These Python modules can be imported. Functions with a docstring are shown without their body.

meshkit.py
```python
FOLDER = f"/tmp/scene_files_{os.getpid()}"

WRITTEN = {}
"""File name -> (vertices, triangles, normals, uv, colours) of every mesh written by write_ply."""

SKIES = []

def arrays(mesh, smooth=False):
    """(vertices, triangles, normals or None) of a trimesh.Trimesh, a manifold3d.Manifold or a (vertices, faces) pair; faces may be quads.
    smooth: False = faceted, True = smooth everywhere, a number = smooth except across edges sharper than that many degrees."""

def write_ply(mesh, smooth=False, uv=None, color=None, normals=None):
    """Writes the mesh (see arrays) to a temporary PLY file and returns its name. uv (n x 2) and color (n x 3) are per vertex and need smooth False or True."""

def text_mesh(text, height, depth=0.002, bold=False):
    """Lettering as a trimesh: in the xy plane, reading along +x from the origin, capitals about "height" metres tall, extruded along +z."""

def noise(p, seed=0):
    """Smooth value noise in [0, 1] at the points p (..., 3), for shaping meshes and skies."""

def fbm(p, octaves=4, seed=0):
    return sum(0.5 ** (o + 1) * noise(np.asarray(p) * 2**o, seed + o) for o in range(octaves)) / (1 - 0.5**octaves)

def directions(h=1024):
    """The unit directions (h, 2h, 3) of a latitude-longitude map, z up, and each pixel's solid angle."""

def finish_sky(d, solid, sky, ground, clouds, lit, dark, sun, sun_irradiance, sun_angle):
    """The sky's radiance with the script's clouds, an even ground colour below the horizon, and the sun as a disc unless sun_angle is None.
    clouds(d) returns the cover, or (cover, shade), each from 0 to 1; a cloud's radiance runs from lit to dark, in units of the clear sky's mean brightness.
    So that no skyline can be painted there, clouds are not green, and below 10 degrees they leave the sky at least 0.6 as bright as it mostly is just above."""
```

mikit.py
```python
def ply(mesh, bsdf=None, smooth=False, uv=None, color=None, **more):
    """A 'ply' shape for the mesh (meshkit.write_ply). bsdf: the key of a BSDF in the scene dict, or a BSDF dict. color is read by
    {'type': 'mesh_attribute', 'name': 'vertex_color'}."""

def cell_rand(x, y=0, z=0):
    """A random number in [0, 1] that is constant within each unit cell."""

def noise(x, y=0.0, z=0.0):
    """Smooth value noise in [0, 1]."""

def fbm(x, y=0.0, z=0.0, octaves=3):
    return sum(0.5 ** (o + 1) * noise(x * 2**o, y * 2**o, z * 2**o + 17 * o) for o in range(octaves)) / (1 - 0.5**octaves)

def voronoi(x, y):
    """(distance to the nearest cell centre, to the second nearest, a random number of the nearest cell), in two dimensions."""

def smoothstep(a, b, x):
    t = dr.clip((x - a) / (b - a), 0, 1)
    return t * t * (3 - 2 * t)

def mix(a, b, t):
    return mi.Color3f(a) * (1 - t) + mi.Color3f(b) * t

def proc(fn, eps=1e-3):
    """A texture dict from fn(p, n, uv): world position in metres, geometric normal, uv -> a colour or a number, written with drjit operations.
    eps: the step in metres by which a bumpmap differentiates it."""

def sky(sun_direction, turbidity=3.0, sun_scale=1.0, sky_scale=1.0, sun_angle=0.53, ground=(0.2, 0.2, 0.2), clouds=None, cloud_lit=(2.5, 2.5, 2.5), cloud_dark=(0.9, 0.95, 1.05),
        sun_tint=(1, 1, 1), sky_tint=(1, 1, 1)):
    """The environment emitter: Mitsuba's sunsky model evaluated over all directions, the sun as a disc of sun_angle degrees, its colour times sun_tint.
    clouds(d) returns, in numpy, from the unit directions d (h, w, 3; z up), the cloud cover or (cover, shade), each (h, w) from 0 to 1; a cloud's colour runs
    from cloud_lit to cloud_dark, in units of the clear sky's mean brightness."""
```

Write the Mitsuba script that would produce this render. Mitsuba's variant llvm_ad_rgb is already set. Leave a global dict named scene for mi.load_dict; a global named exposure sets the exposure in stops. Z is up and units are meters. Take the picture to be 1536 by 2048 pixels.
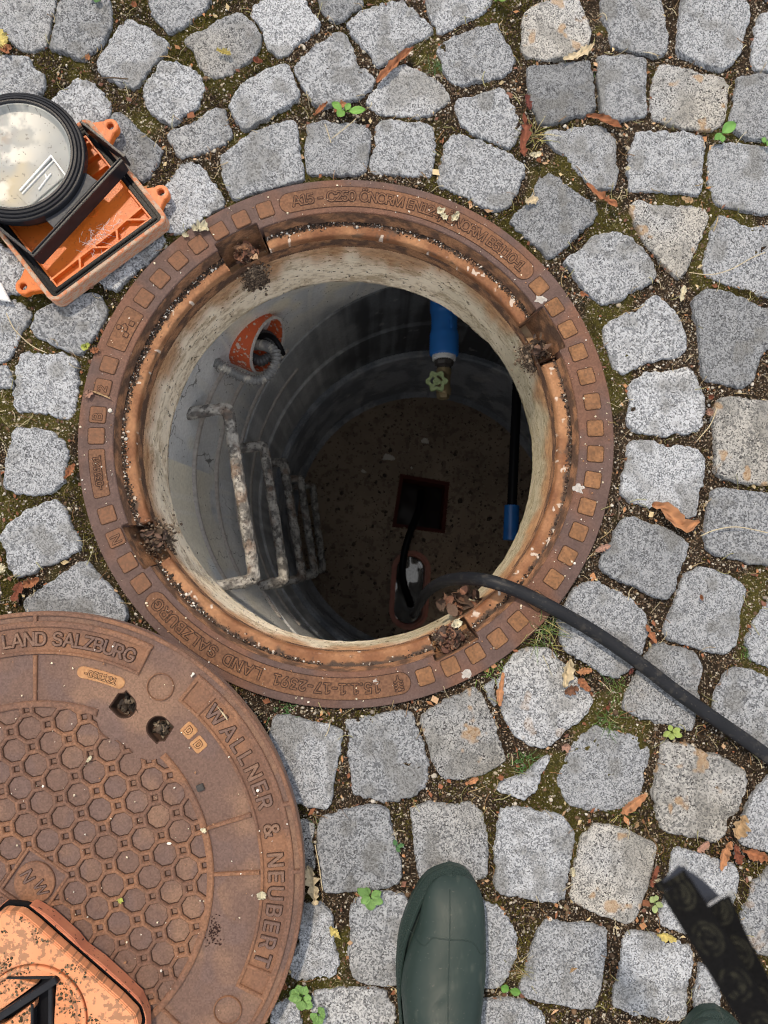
import math, random
import numpy as np, trimesh, manifold3d, shapely
import drjit as dr
import mitsuba as mi
import mikit, meshkit
from shapely.geometry import Polygon, Point, LineString, box
from shapely import affinity
from mikit import noise, fbm, voronoi, smoothstep, mix

random.seed(7)
np.random.seed(7)
RNG = np.random.default_rng(11)
scene, labels = {}, {}

# ------------------------------------------------------------------ camera, sky, exposure
H = 1.12                                   # the lens is 1.12 m above the paving
_n = np.array([740 - 768, 1165 - 1024, 1538.0]); _n /= np.linalg.norm(_n)      # straight down, in lens axes (right, down, forward)
_x = np.array([1.0, 0, 0]) - _n[0] * _n; _x /= np.linalg.norm(_x)
_y = np.cross(-_n, _x)
_B = np.array([_x, _y, -_n])               # rows: world x, y, z in lens axes
FWD, UP = _B @ [0, 0, 1.0], _B @ [0, -1.0, 0]
scene['camera'] = {'type': 'thinlens', 'fov': 2 * math.degrees(math.atan(768 / 1538)), 'fov_axis': 'x', 'aperture_radius': 0.0015, 'focus_distance': 1.15,
                   'near_clip': 0.02, 'far_clip': 500.0,
                   'to_world': mi.ScalarTransform4f().look_at(origin=[0, 0, H], target=[float(v) for v in np.array([0, 0, H]) + FWD], up=[float(v) for v in UP])}


def cover(d):
    n = meshkit.fbm(d * 2.2 + 5.0, 4)
    return np.clip((n - 0.26) * 3.2, 0, 1)


SUN = (-0.24, 0.50, 1.0)
scene['sky'] = mikit.sky(SUN, turbidity=3, sun_scale=0.50, sky_scale=1.0, sun_angle=3.0, clouds=cover, cloud_lit=(3.0, 3.0, 3.0), cloud_dark=(1.6, 1.65, 1.7))
exposure = 1.95


def at(x, y, z=0.0):
    """The point at height z that the survey photograph shows at (x, y)."""
    d = _B @ np.array([x - 768, y - 1024, 1538.0])
    t = (z - H) / d[2]
    return np.array([d[0] * t, d[1] * t, z])


# ------------------------------------------------------------------ materials
def principled(col, rough=0.8, bump=None, bscale=0.001, eps=0.0006, **kw):
    c = mikit.proc(col) if callable(col) else {'type': 'rgb', 'value': list(col)}
    b = {'type': 'principled', 'base_color': c, 'roughness': rough if isinstance(rough, float) else mikit.proc(rough), 'specular': kw.pop('specular', 0.4), **kw}
    if bump:
        b = {'type': 'bumpmap', 'arbitrary': mikit.proc(bump, eps), 'scale': bscale, 'bsdf': b}
    return {'type': 'twosided', 'bsdf': b}


def C(r, g, b):
    return mi.Color3f(r, g, b)


def f_granite(p, n, uv):
    w = p.z * 0.7
    fr = 430 + 300 * (uv.x * 7.3 + uv.y * 3.1 - dr.floor(uv.x * 7.3 + uv.y * 3.1))
    f1, f2, c = voronoi((p.x + w) * fr, (p.y - w) * fr)
    g = fbm(p.x * 230 + 3, p.y * 230, p.z * 230, 2)
    v = c * 0.66 + g * 0.34
    m1 = fbm(p.x * 120 + 9, p.y * 120, p.z * 120, 3)
    col = mix(C(.205, .21, .22), C(.60, .605, .61), smoothstep(.26, .68, v * .70 + m1 * .30))
    c2 = noise(p.x * 560 + 40, p.y * 560, p.z * 400)
    col = mix(col, C(.05, .05, .055), smoothstep(.66, .80, c2) * (0.55 + 0.4 * uv.y))
    tone = .38 + .54 * uv.x
    warm = fbm(p.x * 9 + uv.x * 50, p.y * 9 + uv.y * 50, 0, 2)
    tint = mix(C(.955, .99, 1.045), C(1.05, 1.0, .91), smoothstep(.42, .85, warm * .5 + uv.y * .5))
    col = col * tint * tone
    big = fbm(p.x * 34 + 60 * uv.y, p.y * 34 + 60 * uv.x, p.z * 30, 3)
    col = mix(col, C(.13, .128, .12), smoothstep(.52, .74, big + .12 * (v - .5)) * .5)
    rust = fbm(p.x * 42 + 90 * uv.x, p.y * 42 + 7, 3, 3)
    col = mix(col, C(.36, .22, .10), smoothstep(.66, .76, rust) * smoothstep(.45, .8, uv.y) * .6)
    return col


def b_granite(p, n, uv):
    return noise(p.x * 420, p.y * 420, p.z * 420) * .6 + noise(p.x * 900, p.y * 900, p.z * 900) * .4


def f_soil(p, n, uv):
    a = fbm(p.x * 11 + 2, p.y * 11 + 8, 0, 3)
    d = noise(p.x * 420, p.y * 420, 0)
    soil = mix(C(.012, .0085, .006), C(.050, .034, .021), d * d)
    moss = mix(C(.024, .023, .006), C(.075, .067, .014), noise(p.x * 500, p.y * 500, 2))
    left = smoothstep(.10, -.45, p.x) * .19
    m = smoothstep(.53, .66, a + left - .03) * .85
    col = mix(soil, moss, m)
    s = noise(p.x * 700 + 9, p.y * 700, 0)
    return mix(col, C(.34, .29, .22), smoothstep(.76, .88, s) * (1 - m * .6) * .8)


def f_iron(p, n, uv):                      # weathered brown iron of the frame
    a = fbm(p.x * 16, p.y * 16, p.z * 16, 3)
    g = noise(p.x * 520, p.y * 520, p.z * 520)
    b = fbm(p.x * 60 + 5, p.y * 60, p.z * 60, 2)
    col = mix(C(.142, .088, .076), C(.200, .098, .064), smoothstep(.42, .70, a))
    col = col * (.64 + .32 * g) * (.74 + .34 * b)
    sp = noise(p.x * 260, p.y * 260, p.z * 260 + 3)
    col = mix(col, C(.33, .24, .20), smoothstep(.86, .93, sp) * .6)
    return col


def f_cover_base(p, n, uv):                # purplish brown worn plate of the cover
    a = fbm(p.x * 13 + 4, p.y * 13, 0, 3)
    g = noise(p.x * 560, p.y * 560, p.z * 560)
    col = mix(C(.215, .138, .112), C(.31, .195, .138), smoothstep(.38, .66, a))
    blue = fbm(p.x * 28 + 44, p.y * 28, 0, 2)
    col = mix(col, C(.20, .138, .126), smoothstep(.5, .7, blue) * .7)
    return col * (.50 + .34 * g) * C(1.0, .94, .91)


def f_cover_web(p, n, uv):                 # redder rust of the raised ribs
    a = fbm(p.x * 20 + 8, p.y * 20, 0, 3)
    g = noise(p.x * 480, p.y * 480, p.z * 480)
    return mix(C(.215, .120, .084), C(.315, .165, .095), smoothstep(.35, .68, a)) * (.49 + .38 * g) * C(1.0, .94, .91)


def f_pad(p, n, uv):                       # bright orange rust on the small raised pads
    a = noise(p.x * 420, p.y * 420, 1)
    b = fbm(p.x * 24, p.y * 24, 0, 2)
    lft = smoothstep(.15, -.25, p.x)
    hot = mix(C(.165, .088, .048), C(.285, .142, .068), a) * (.70 + .5 * fbm(p.x * 70, p.y * 70, 3, 2))
    dull = mix(C(.145, .080, .052), C(.21, .105, .062), a)
    return mix(hot, dull, dr.clip(lft * .97 + smoothstep(.5, .7, b) * .3, 0, 1))


def f_text_pad(p, n, uv):
    a = noise(p.x * 420, p.y * 420, 1)
    b = fbm(p.x * 22, p.y * 22, 0, 2)
    return mix(C(.165, .085, .052), C(.235, .112, .058), b) * (.62 + .42 * a)


def f_seat(p, n, uv):                      # orange rust ledge with black dirt
    b = fbm(p.x * 30, p.y * 30, p.z * 30, 3)
    a = noise(p.x * 380, p.y * 380, p.z * 380)
    col = mix(C(.20, .085, .040), C(.39, .20, .100), smoothstep(.3, .7, b)) * (.78 + .32 * a)
    d = fbm(p.x * 75 + 4, p.y * 75, p.z * 75, 4)
    rr = dr.sqrt(dr.square(p.x - NCX) + dr.square(p.y - NCY))
    col = mix(col, C(.050, .037, .030), smoothstep(.3300, .3360, rr + .024 * (d - .5)) * .92)
    col = mix(col, C(.10, .065, .045), smoothstep(.66, .78, d) * .7)
    s = fbm(p.x * 120 + 40, p.y * 120, 7, 2)
    return mix(col, C(.6, .52, .44), smoothstep(.74, .84, s) * .8)


def f_wallrust(p, n, uv):
    b = fbm(p.x * 60, p.y * 60, p.z * 60, 3)
    a = noise(p.x * 420, p.y * 420, p.z * 420)
    return mix(C(.10, .060, .042), C(.28, .145, .078), smoothstep(.35, .7, b)) * (.7 + .6 * a)


NCX, NCY = -0.0335, 0.2158


def f_neck(p, n, uv):                      # cream mortar ring, horizontally streaked
    ang = dr.atan2(p.y - NCY, p.x - NCX)
    s = fbm(ang * 8, p.z * 62 + 2, 0, 4)
    s2 = fbm(ang * 44 + 8, p.z * 230, 4, 3)
    col = mix(C(.48, .385, .265), C(.83, .735, .585), smoothstep(.28, .58, s * .55 + s2 * .45))
    green = fbm(ang * 4 + 2, p.z * 20, 6, 2)
    col = mix(col, C(.50, .46, .36), smoothstep(.45, .7, green) * .35)
    pit = fbm(ang * 50, p.z * 190 + 30, 1, 3)
    col = mix(col, C(.07, .055, .042), smoothstep(.70, .80, pit) * .85)
    olive_side = smoothstep(-.05, .85, dr.cos(ang + .42) + .7 * (fbm(ang * 3, p.z * 14, 11, 3) - .5))  # darker olive tone, strongest on the right side of the neck
    col = mix(col, C(.23, .205, .125) * (.6 + .8 * s2), olive_side * .72)
    rust = smoothstep(-.140, -.070, p.z + .050 * (fbm(ang * 7, 3, 0, 3) - .5) * 2 + .02 * (s - .5))
    return mix(col, C(.36, .185, .085) * (.55 + .9 * s2), rust * .85)


def f_wall(p, n, uv):                      # grey concrete shaft wall, with grout smears and damp
    ang = dr.atan2(p.y - .22, p.x - .19)
    a = fbm(ang * 5, p.z * 5, 0, 4)
    g = noise(p.x * 330, p.y * 330, p.z * 330)
    v = fbm(ang * 26, p.z * 2.4, 5, 3)
    col = mix(C(.40, .42, .435), C(.56, .57, .57), smoothstep(.30, .70, a * .8 + v * .2))
    smear = fbm(ang * 3.2 + 1.7, p.z * 4.2 + .4, 9, 3)
    up = smoothstep(-.62, -.30, p.z)
    col = mix(col, C(.60, .56, .45), smoothstep(.46, .54, smear + up * .10 - .02) * up * .85)
    crack = dr.abs(fbm(ang * 7 + 3, p.z * 9 + 2, 1, 4) - .5)
    col = mix(col, C(.06, .058, .055), smoothstep(.007, .002, crack) * smoothstep(.52, .60, a) * .8)
    drip = fbm(ang * 34 + 2, p.z * 1.6, 7, 2)
    col = mix(col, C(.62, .60, .55), smoothstep(.66, .76, drip) * .35)
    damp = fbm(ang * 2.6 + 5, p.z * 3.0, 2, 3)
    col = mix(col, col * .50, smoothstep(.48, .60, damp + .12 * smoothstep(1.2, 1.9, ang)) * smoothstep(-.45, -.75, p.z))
    sp = noise(p.x * 150, p.y * 150, p.z * 150)
    col = mix(col, C(.05, .045, .04), smoothstep(.90, .95, sp))
    return col * (.86 + .28 * g)


def f_wall_damp_sidelit(p, n, uv):                 # lower rings: damp slate, with light painted in as a paler ladder side
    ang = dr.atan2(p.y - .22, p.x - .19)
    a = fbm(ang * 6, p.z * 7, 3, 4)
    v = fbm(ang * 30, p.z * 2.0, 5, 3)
    dry = mix(C(.32, .335, .345), C(.50, .51, .51), smoothstep(.35, .70, a * .6 + v * .4))  # pale tone paints the light falling on the ladder side
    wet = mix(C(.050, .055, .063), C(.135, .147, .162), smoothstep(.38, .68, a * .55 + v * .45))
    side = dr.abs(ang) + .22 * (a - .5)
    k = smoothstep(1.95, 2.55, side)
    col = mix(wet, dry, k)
    chalk = fbm(p.x * 34, p.y * 34, p.z * 20, 3)
    col = mix(col, C(.36, .36, .35), smoothstep(.68, .80, chalk) * .35)
    return col * (.84 + .32 * noise(p.x * 300, p.y * 300, p.z * 300))


def f_wall_base(p, n, uv):                 # lowest ring: slate blue concrete, scuffed pale
    ang = dr.atan2(p.y - .22, p.x - .19)
    a = fbm(ang * 9, p.z * 12, 3, 4)
    chalk = fbm(p.x * 26, p.y * 26, p.z * 18, 4)
    col = mix(C(.17, .19, .22), C(.30, .32, .35), smoothstep(.34, .66, a))
    col = mix(col, C(.44, .44, .44), smoothstep(.58, .76, chalk) * .6)
    return col * (.8 + .4 * noise(p.x * 260, p.y * 260, p.z * 260))


def f_floor(p, n, uv):
    a = fbm(p.x * 8, p.y * 8, 0, 3)
    d = fbm(p.x * 60, p.y * 60, 0, 3)
    g = noise(p.x * 260, p.y * 260, 0)
    col = mix(C(.165, .122, .090), C(.30, .235, .175), a)
    col = mix(col, C(.09, .062, .05), smoothstep(.52, .72, d) * .6)
    return mix(col, C(.30, .26, .21), smoothstep(.88, .95, g) * .6)


def f_steel(p, n, uv):                     # step irons: flaking zinc, rust, cement crust
    a = fbm(p.x * 45, p.y * 45, p.z * 45, 3)
    d = fbm(p.x * 85, p.y * 85, p.z * 85, 4)
    col = mix(C(.13, .125, .12), C(.46, .445, .415), smoothstep(.34, .66, d))
    col = mix(col, C(.22, .13, .08), smoothstep(.54, .74, a) * .5)
    return mix(col, C(.05, .047, .045), smoothstep(.56, .74, fbm(p.x * 260 + 9, p.y * 260, p.z * 260, 3)) * .8)


def f_tray(p, n, uv):
    d = fbm(p.x * 75, p.y * 75, p.z * 40, 3)
    s = noise(p.x * 420, p.y * 420, 3)
    b = fbm(p.x * 20, p.y * 20, 1, 2)
    col = mix(C(.52, .115, .014), C(.60, .150, .022), b)
    col = mix(col, C(.30, .085, .02), smoothstep(.80, .9, s) * .55)
    return mix(col, C(.70, .42, .30), smoothstep(.70, .80, d) * .3)


def f_tray_side(p, n, uv):
    d = fbm(p.x * 210, p.y * 210, p.z * 420, 3)
    return mix(C(.48, .19, .10), C(.42, .31, .23), smoothstep(.36, .60, d))


def f_lid(p, n, uv):
    a = fbm(p.x * 34 + 1, p.y * 34, 0, 3)
    d = fbm(p.x * 130, p.y * 130, p.z * 130, 3)
    col = mix(C(.62, .235, .100), C(.70, .32, .17), fbm(p.x * 18, p.y * 18, 4, 2))
    far = smoothstep(-.52, -.62, p.y + .35 * (p.x + .5)) * .12
    return mix(col, C(.085, .070, .045) * (.6 + .9 * d), smoothstep(.54, .62, a * .28 + fbm(p.x * 210, p.y * 210, 2, 3) * .72 - far * .6 + .01) * .55)


def f_flange(p, n, uv):
    d = noise(p.x * 330, p.y * 330, p.z * 330)
    b = fbm(p.x * 40, p.y * 40, 0, 2)
    return mix(mix(C(.44, .15, .085), C(.55, .22, .12), b), C(.05, .035, .03), smoothstep(.80, .88, d))


def f_rubber_black(p, n, uv):
    d = fbm(p.x * 60, p.y * 60, p.z * 60, 3)
    s = noise(p.x * 460, p.y * 460, p.z * 460)
    return mix(mix(C(.010, .011, .015), C(.024, .025, .030), d), C(.30, .27, .22), smoothstep(.93, .97, s) * .5)


def f_disc(p, n, uv):
    a = fbm(p.x * 18 + 3, p.y * 18, 0, 3)
    s = noise(p.x * 300, p.y * 300, 0)
    col = mix(C(.22, .235, .24), C(.29, .305, .30), fbm(p.x * 50, p.y * 50, 0, 2))
    up = smoothstep(-.45, -.52, p.x - .25 * (p.y - .62))
    col = mix(col, C(.42, .34, .19), smoothstep(.36, .62, a) * up * .85)
    col = mix(col, C(.62, .60, .54), smoothstep(.46, .66, fbm(p.x * 36 + 9, p.y * 36, 2, 4)) * up * .8)
    col = mix(col, C(.20, .11, .06), smoothstep(.58, .70, fbm(p.x * 44 + 3, p.y * 44, 8, 4)) * smoothstep(-.50, -.56, p.x) * .7)
    return mix(col, C(.12, .11, .10), smoothstep(.86, .93, s) * .7)


def f_boot(p, n, uv):
    a = fbm(p.x * 24, p.y * 24, p.z * 24, 3)
    d = fbm(p.x * 150, p.y * 60, p.z * 60, 2)
    col = mix(C(.013, .027, .024), C(.022, .039, .034), a)
    col = mix(col, C(.075, .085, .070), smoothstep(.52, .74, a * .55 + d * .45) * .5)
    s = noise(p.x * 420, p.y * 420, p.z * 420)
    return mix(col, C(.12, .115, .09), smoothstep(.86, .95, s) * .35)


def f_strap(p, n, uv):                     # black woven band with faint olive oval ornaments
    u = uv.x * 13.5 + .35
    cu = u - dr.floor(u) - .5
    cv = (uv.y - .5) * 1.0
    k = cell = mikit.cell_rand(dr.floor(u), 3, 1) * 6.28
    a, b = cu * dr.cos(.5) - cv * dr.sin(.5), cu * dr.sin(.5) + cv * dr.cos(.5)
    e = dr.sqrt(a * a / .13 + b * b / .16)
    wob = .22 * (noise(u * 5, uv.y * 7, 2) - .5)
    ring = smoothstep(.12, .05, dr.abs(e - .92)) * .8 + smoothstep(.14, .05, dr.abs(e - .58 + wob)) + smoothstep(.16, .05, dr.abs(e - .26 - wob))
    weave = noise(p.x * 900, p.y * 900, p.z * 900)
    return mix(C(.0035, .0035, .004) * (.6 + .8 * weave), C(.040, .039, .027), dr.clip(ring, 0, 1) * .55 * smoothstep(.25, .7, noise(u * 9, uv.y * 9, 5)))


M = {
    'granite': principled(f_granite, .78, b_granite, .0019, .0005, specular=.25),
    'soil': principled(f_soil, .95, specular=.1),
    'iron': principled(f_iron, .72, specular=.35),
    'cover_base': principled(f_cover_base, .70, lambda p, n, uv: noise(p.x * 500, p.y * 500, p.z * 500), .0007, .0005, specular=.35),
    'cover_web': principled(f_cover_web, .66, specular=.4),
    'pad': principled(f_pad, .8, specular=.2),
    'text_pad': principled(f_text_pad, .75, specular=.3),
    'iron_dirt': principled((.052, .031, .023), .9, specular=.1),  # dirt brown, also used for painted shade round the relief
    'seat': principled(f_seat, .7, specular=.3),
    'wallrust': principled(f_wallrust, .8, specular=.2),
    'neck': principled(f_neck, .9, lambda p, n, uv: fbm(p.x * 170, p.y * 170, p.z * 280, 3), .0028, .0008, specular=.2),
    'wall': principled(f_wall, .75, specular=.3),
    'floor': principled(f_floor, .8, lambda p, n, uv: fbm(p.x * 120, p.y * 120, 0, 2), .004, .001, specular=.3),
    'steel': principled(f_steel, .6, lambda p, n, uv: fbm(p.x * 200, p.y * 200, p.z * 200, 2), .004, .0006, specular=.4),
    'tray': principled(f_tray, .40, specular=.28),
    'tray_side': principled(f_tray_side, .75, specular=.3),
    'lid': principled(f_lid, .5, specular=.4),
    'flange': principled(f_flange, .55, specular=.4),
    'rubber': principled(f_rubber_black, .34, specular=.22),
    'hose': principled(lambda p, n, uv: mix(mix(C(.006, .007, .010), C(.014, .015, .019), fbm(p.x * 40, p.y * 40, p.z * 40, 2)), C(.10, .09, .075), dr.clip(smoothstep(.56, .80, fbm(p.x * 110, p.y * 110, p.z * 110, 4)) * .30 + smoothstep(.86, .94, noise(p.x * 380, p.y * 380, p.z * 380)) * .4, 0, 1)), .5, specular=.28),
    'disc': principled(f_disc, .45, specular=.5),
    'boot': principled(f_boot, .54, specular=.42),
    'strap': principled(f_strap, .9, specular=.15),
    'strap_back': principled((.030, .034, .048), .6, specular=.4),
    'hem': principled((.30, .31, .33), .6),
    'bluepipe': principled(lambda p, n, uv: mix(C(.012, .115, .40), C(.02, .16, .50), fbm(p.x * 30, p.y * 30, p.z * 30, 2)), .35, specular=.5),
    'white_plastic': principled((.62, .63, .64), .4),
    'brass': principled((.30, .24, .14), .35, metallic=.6),
    'darkmetal': principled((.045, .04, .038), .5),
    'wheel': principled(lambda p, n, uv: mix(C(.20, .27, .12), C(.30, .36, .19), fbm(p.x * 150, p.y * 150, p.z * 150, 2)), .5),
    'orange_pipe': principled(lambda p, n, uv: mix(C(.52, .10, .035), C(.55, .50, .42), smoothstep(.60, .66, fbm(p.x * 150, p.y * 150, p.z * 150, 3)) * .8), .5),
    'red_pipe': principled(lambda p, n, uv: mix(C(.30, .085, .06), C(.42, .20, .15), fbm(p.x * 60, p.y * 60, p.z * 60, 2)), .55),
    'conduit': principled(lambda p, n, uv: mix(C(.18, .185, .19), C(.50, .48, .43), smoothstep(.45, .75, fbm(p.x * 60 + 3, p.y * 60, p.z * 60, 2))), .45),
    'plate_grey': principled((.040, .044, .054), .5, specular=.3),
    'wall_damp': principled(f_wall_damp_sidelit, .55, specular=.35),
    'wall_base': principled(f_wall_base, .6, specular=.3),
    'box_red': principled((.075, .022, .017), .8, specular=.05),
    'conduit_dark': principled((.07, .072, .078), .4),
    'silt': principled(lambda p, n, uv: C(.012, .006, .005), .22, lambda p, n, uv: noise(p.x * 22, p.y * 18, 3), .0025, .001, specular=.07),
    'black': principled((.008, .008, .010), .35, specular=.07),
    'number': principled(lambda p, n, uv: mix(C(.36, .18, .08), C(.46, .26, .13), noise(p.x * 380, p.y * 380, 1)), .75, specular=.3),
    'mortar': principled(lambda p, n, uv: mix(C(.30, .28, .26), C(.50, .47, .44), fbm(p.x * 260, p.y * 260, 1, 2)), .9),
    'water': {'type': 'twosided', 'bsdf': {'type': 'bumpmap', 'arbitrary': mikit.proc(lambda p, n, uv: noise(p.x * 34, p.y * 22, 3), .001), 'scale': .0022,
              'bsdf': {'type': 'principled', 'base_color': {'type': 'rgb', 'value': [.010, .008, .006]}, 'roughness': .03, 'specular': .9, 'clearcoat': 1.0, 'clearcoat_gloss': .97}}},
    'vertex': principled((.5, .5, .5), .85, specular=.2),
    'vertex_soft': None,
    'trousers': principled((.045, .05, .055), .9),
    'chip': principled((.50, .47, .42), .8),
}
M['vertex'] = {'type': 'twosided', 'bsdf': {'type': 'principled', 'base_color': {'type': 'mesh_attribute', 'name': 'vertex_color'}, 'roughness': .85, 'specular': .2}}
M['vertex_soft'] = {'type': 'twosided', 'bsdf': {'type': 'principled', 'base_color': {'type': 'mesh_attribute', 'name': 'vertex_color'}, 'roughness': .6, 'specular': .35}}
for k, b in M.items():
    scene['m_' + k] = b


# ------------------------------------------------------------------ helpers
def numbered(key):
    if key not in scene and key not in labels and key not in USED:
        USED.add(key)
        return key
    i = 1
    while f'{key}_{i:03d}' in USED or f'{key}_{i:03d}' in scene:
        i += 1
    USED.add(f'{key}_{i:03d}')
    return f'{key}_{i:03d}'


USED = set()


def thing(name, label, cat, group=None, kind=None):
    key = numbered(name)
    labels[key] = {'label': label, 'category': cat}
    if group:
        labels[key]['group'] = group
    if kind:
        labels[key]['kind'] = kind
    return key


def put(name, mesh, mat, parent=None, smooth=32, label=None, kind=None, **kw):
    key = numbered(f'{parent}__{name}') if parent else name
    scene[key] = mikit.ply(mesh, 'm_' + mat, smooth, **kw)
    if label or kind:
        labels.setdefault(key, {})
        if label:
            labels[key]['label'] = label
        if kind:
            labels[key]['kind'] = kind
    return key


def cat_meshes(ms):
    return trimesh.util.concatenate([m if isinstance(m, trimesh.Trimesh) else trimesh.Trimesh(*m, process=False) for m in ms])


def from_manifold(m):
    mm = m.to_mesh()
    return trimesh.Trimesh(mm.vert_properties[:, :3], mm.tri_verts, process=False)


def to_manifold(t):
    t.merge_vertices()
    return manifold3d.Manifold(manifold3d.Mesh(np.asarray(t.vertices, np.float32), np.asarray(t.faces, np.uint32)))


def grid_faces(nu, nv, wrap_u=False):
    """Quads of a (nu, nv) vertex grid, index = i * nv + j."""
    i = np.arange(nu if wrap_u else nu - 1)
    j = np.arange(nv - 1)
    a, b = np.meshgrid(i, j, indexing='ij')
    a2 = (a + 1) % nu
    q = np.stack([a * nv + b, a2 * nv + b, a2 * nv + b + 1, a * nv + b + 1], -1).reshape(-1, 4)
    return np.vstack([q[:, [0, 1, 2]], q[:, [0, 2, 3]]])


def revolve(profile, n=192, cx=0.0, cy=0.0, a0=None, a1=None):
    """Surface swept by the (r, z) profile about a vertical axis; between a0 and a1 degrees if given."""
    pr = np.asarray(profile, float)
    full = a0 is None
    a = np.linspace(0, 2 * np.pi, n, endpoint=False) if full else np.radians(np.linspace(a0, a1, n))
    v = np.stack([cx + np.cos(a)[:, None] * pr[:, 0], cy + np.sin(a)[:, None] * pr[:, 0], np.broadcast_to(pr[:, 1], (n, len(pr)))], -1).reshape(-1, 3)
    return trimesh.Trimesh(v, grid_faces(n, len(pr), full), process=False)


def tube(path, r, n=14, caps=True, closed=False):
    """Round tube along the path (points), r a number or one per point."""
    P = np.asarray(path, float)
    r = np.broadcast_to(r, len(P))
    t = np.gradient(P, axis=0)
    t /= np.linalg.norm(t, axis=1, keepdims=True) + 1e-12
    u = np.cross(t[0], [0.13, 0.21, 0.97]); u /= np.linalg.norm(u)
    us = []
    for k in range(len(P)):
        u = u - (u @ t[k]) * t[k]; u /= np.linalg.norm(u) + 1e-12
        us.append(u)
    us = np.array(us); vs = np.cross(t, us)
    a = np.linspace(0, 2 * np.pi, n, endpoint=False)
    v = P[:, None] + r[:, None, None] * (np.cos(a)[None, :, None] * us[:, None] + np.sin(a)[None, :, None] * vs[:, None])
    idx = np.arange(len(P) * n).reshape(len(P), n)
    f = []
    A, B, Cc, D = idx[:-1], np.roll(idx[:-1], -1, 1), np.roll(idx[1:], -1, 1), idx[1:]
    f = np.vstack([np.stack([A, B, Cc], -1).reshape(-1, 3), np.stack([A, Cc, D], -1).reshape(-1, 3)])
    v = v.reshape(-1, 3)
    if caps:
        c0, c1 = len(v), len(v) + 1
        v = np.vstack([v, P[:1], P[-1:]])
        f = np.vstack([f, [[c0, idx[0, (k + 1) % n], idx[0, k]] for k in range(n)], [[c1, idx[-1, k], idx[-1, (k + 1) % n]] for k in range(n)]])
    return trimesh.Trimesh(v, f, process=False)


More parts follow.
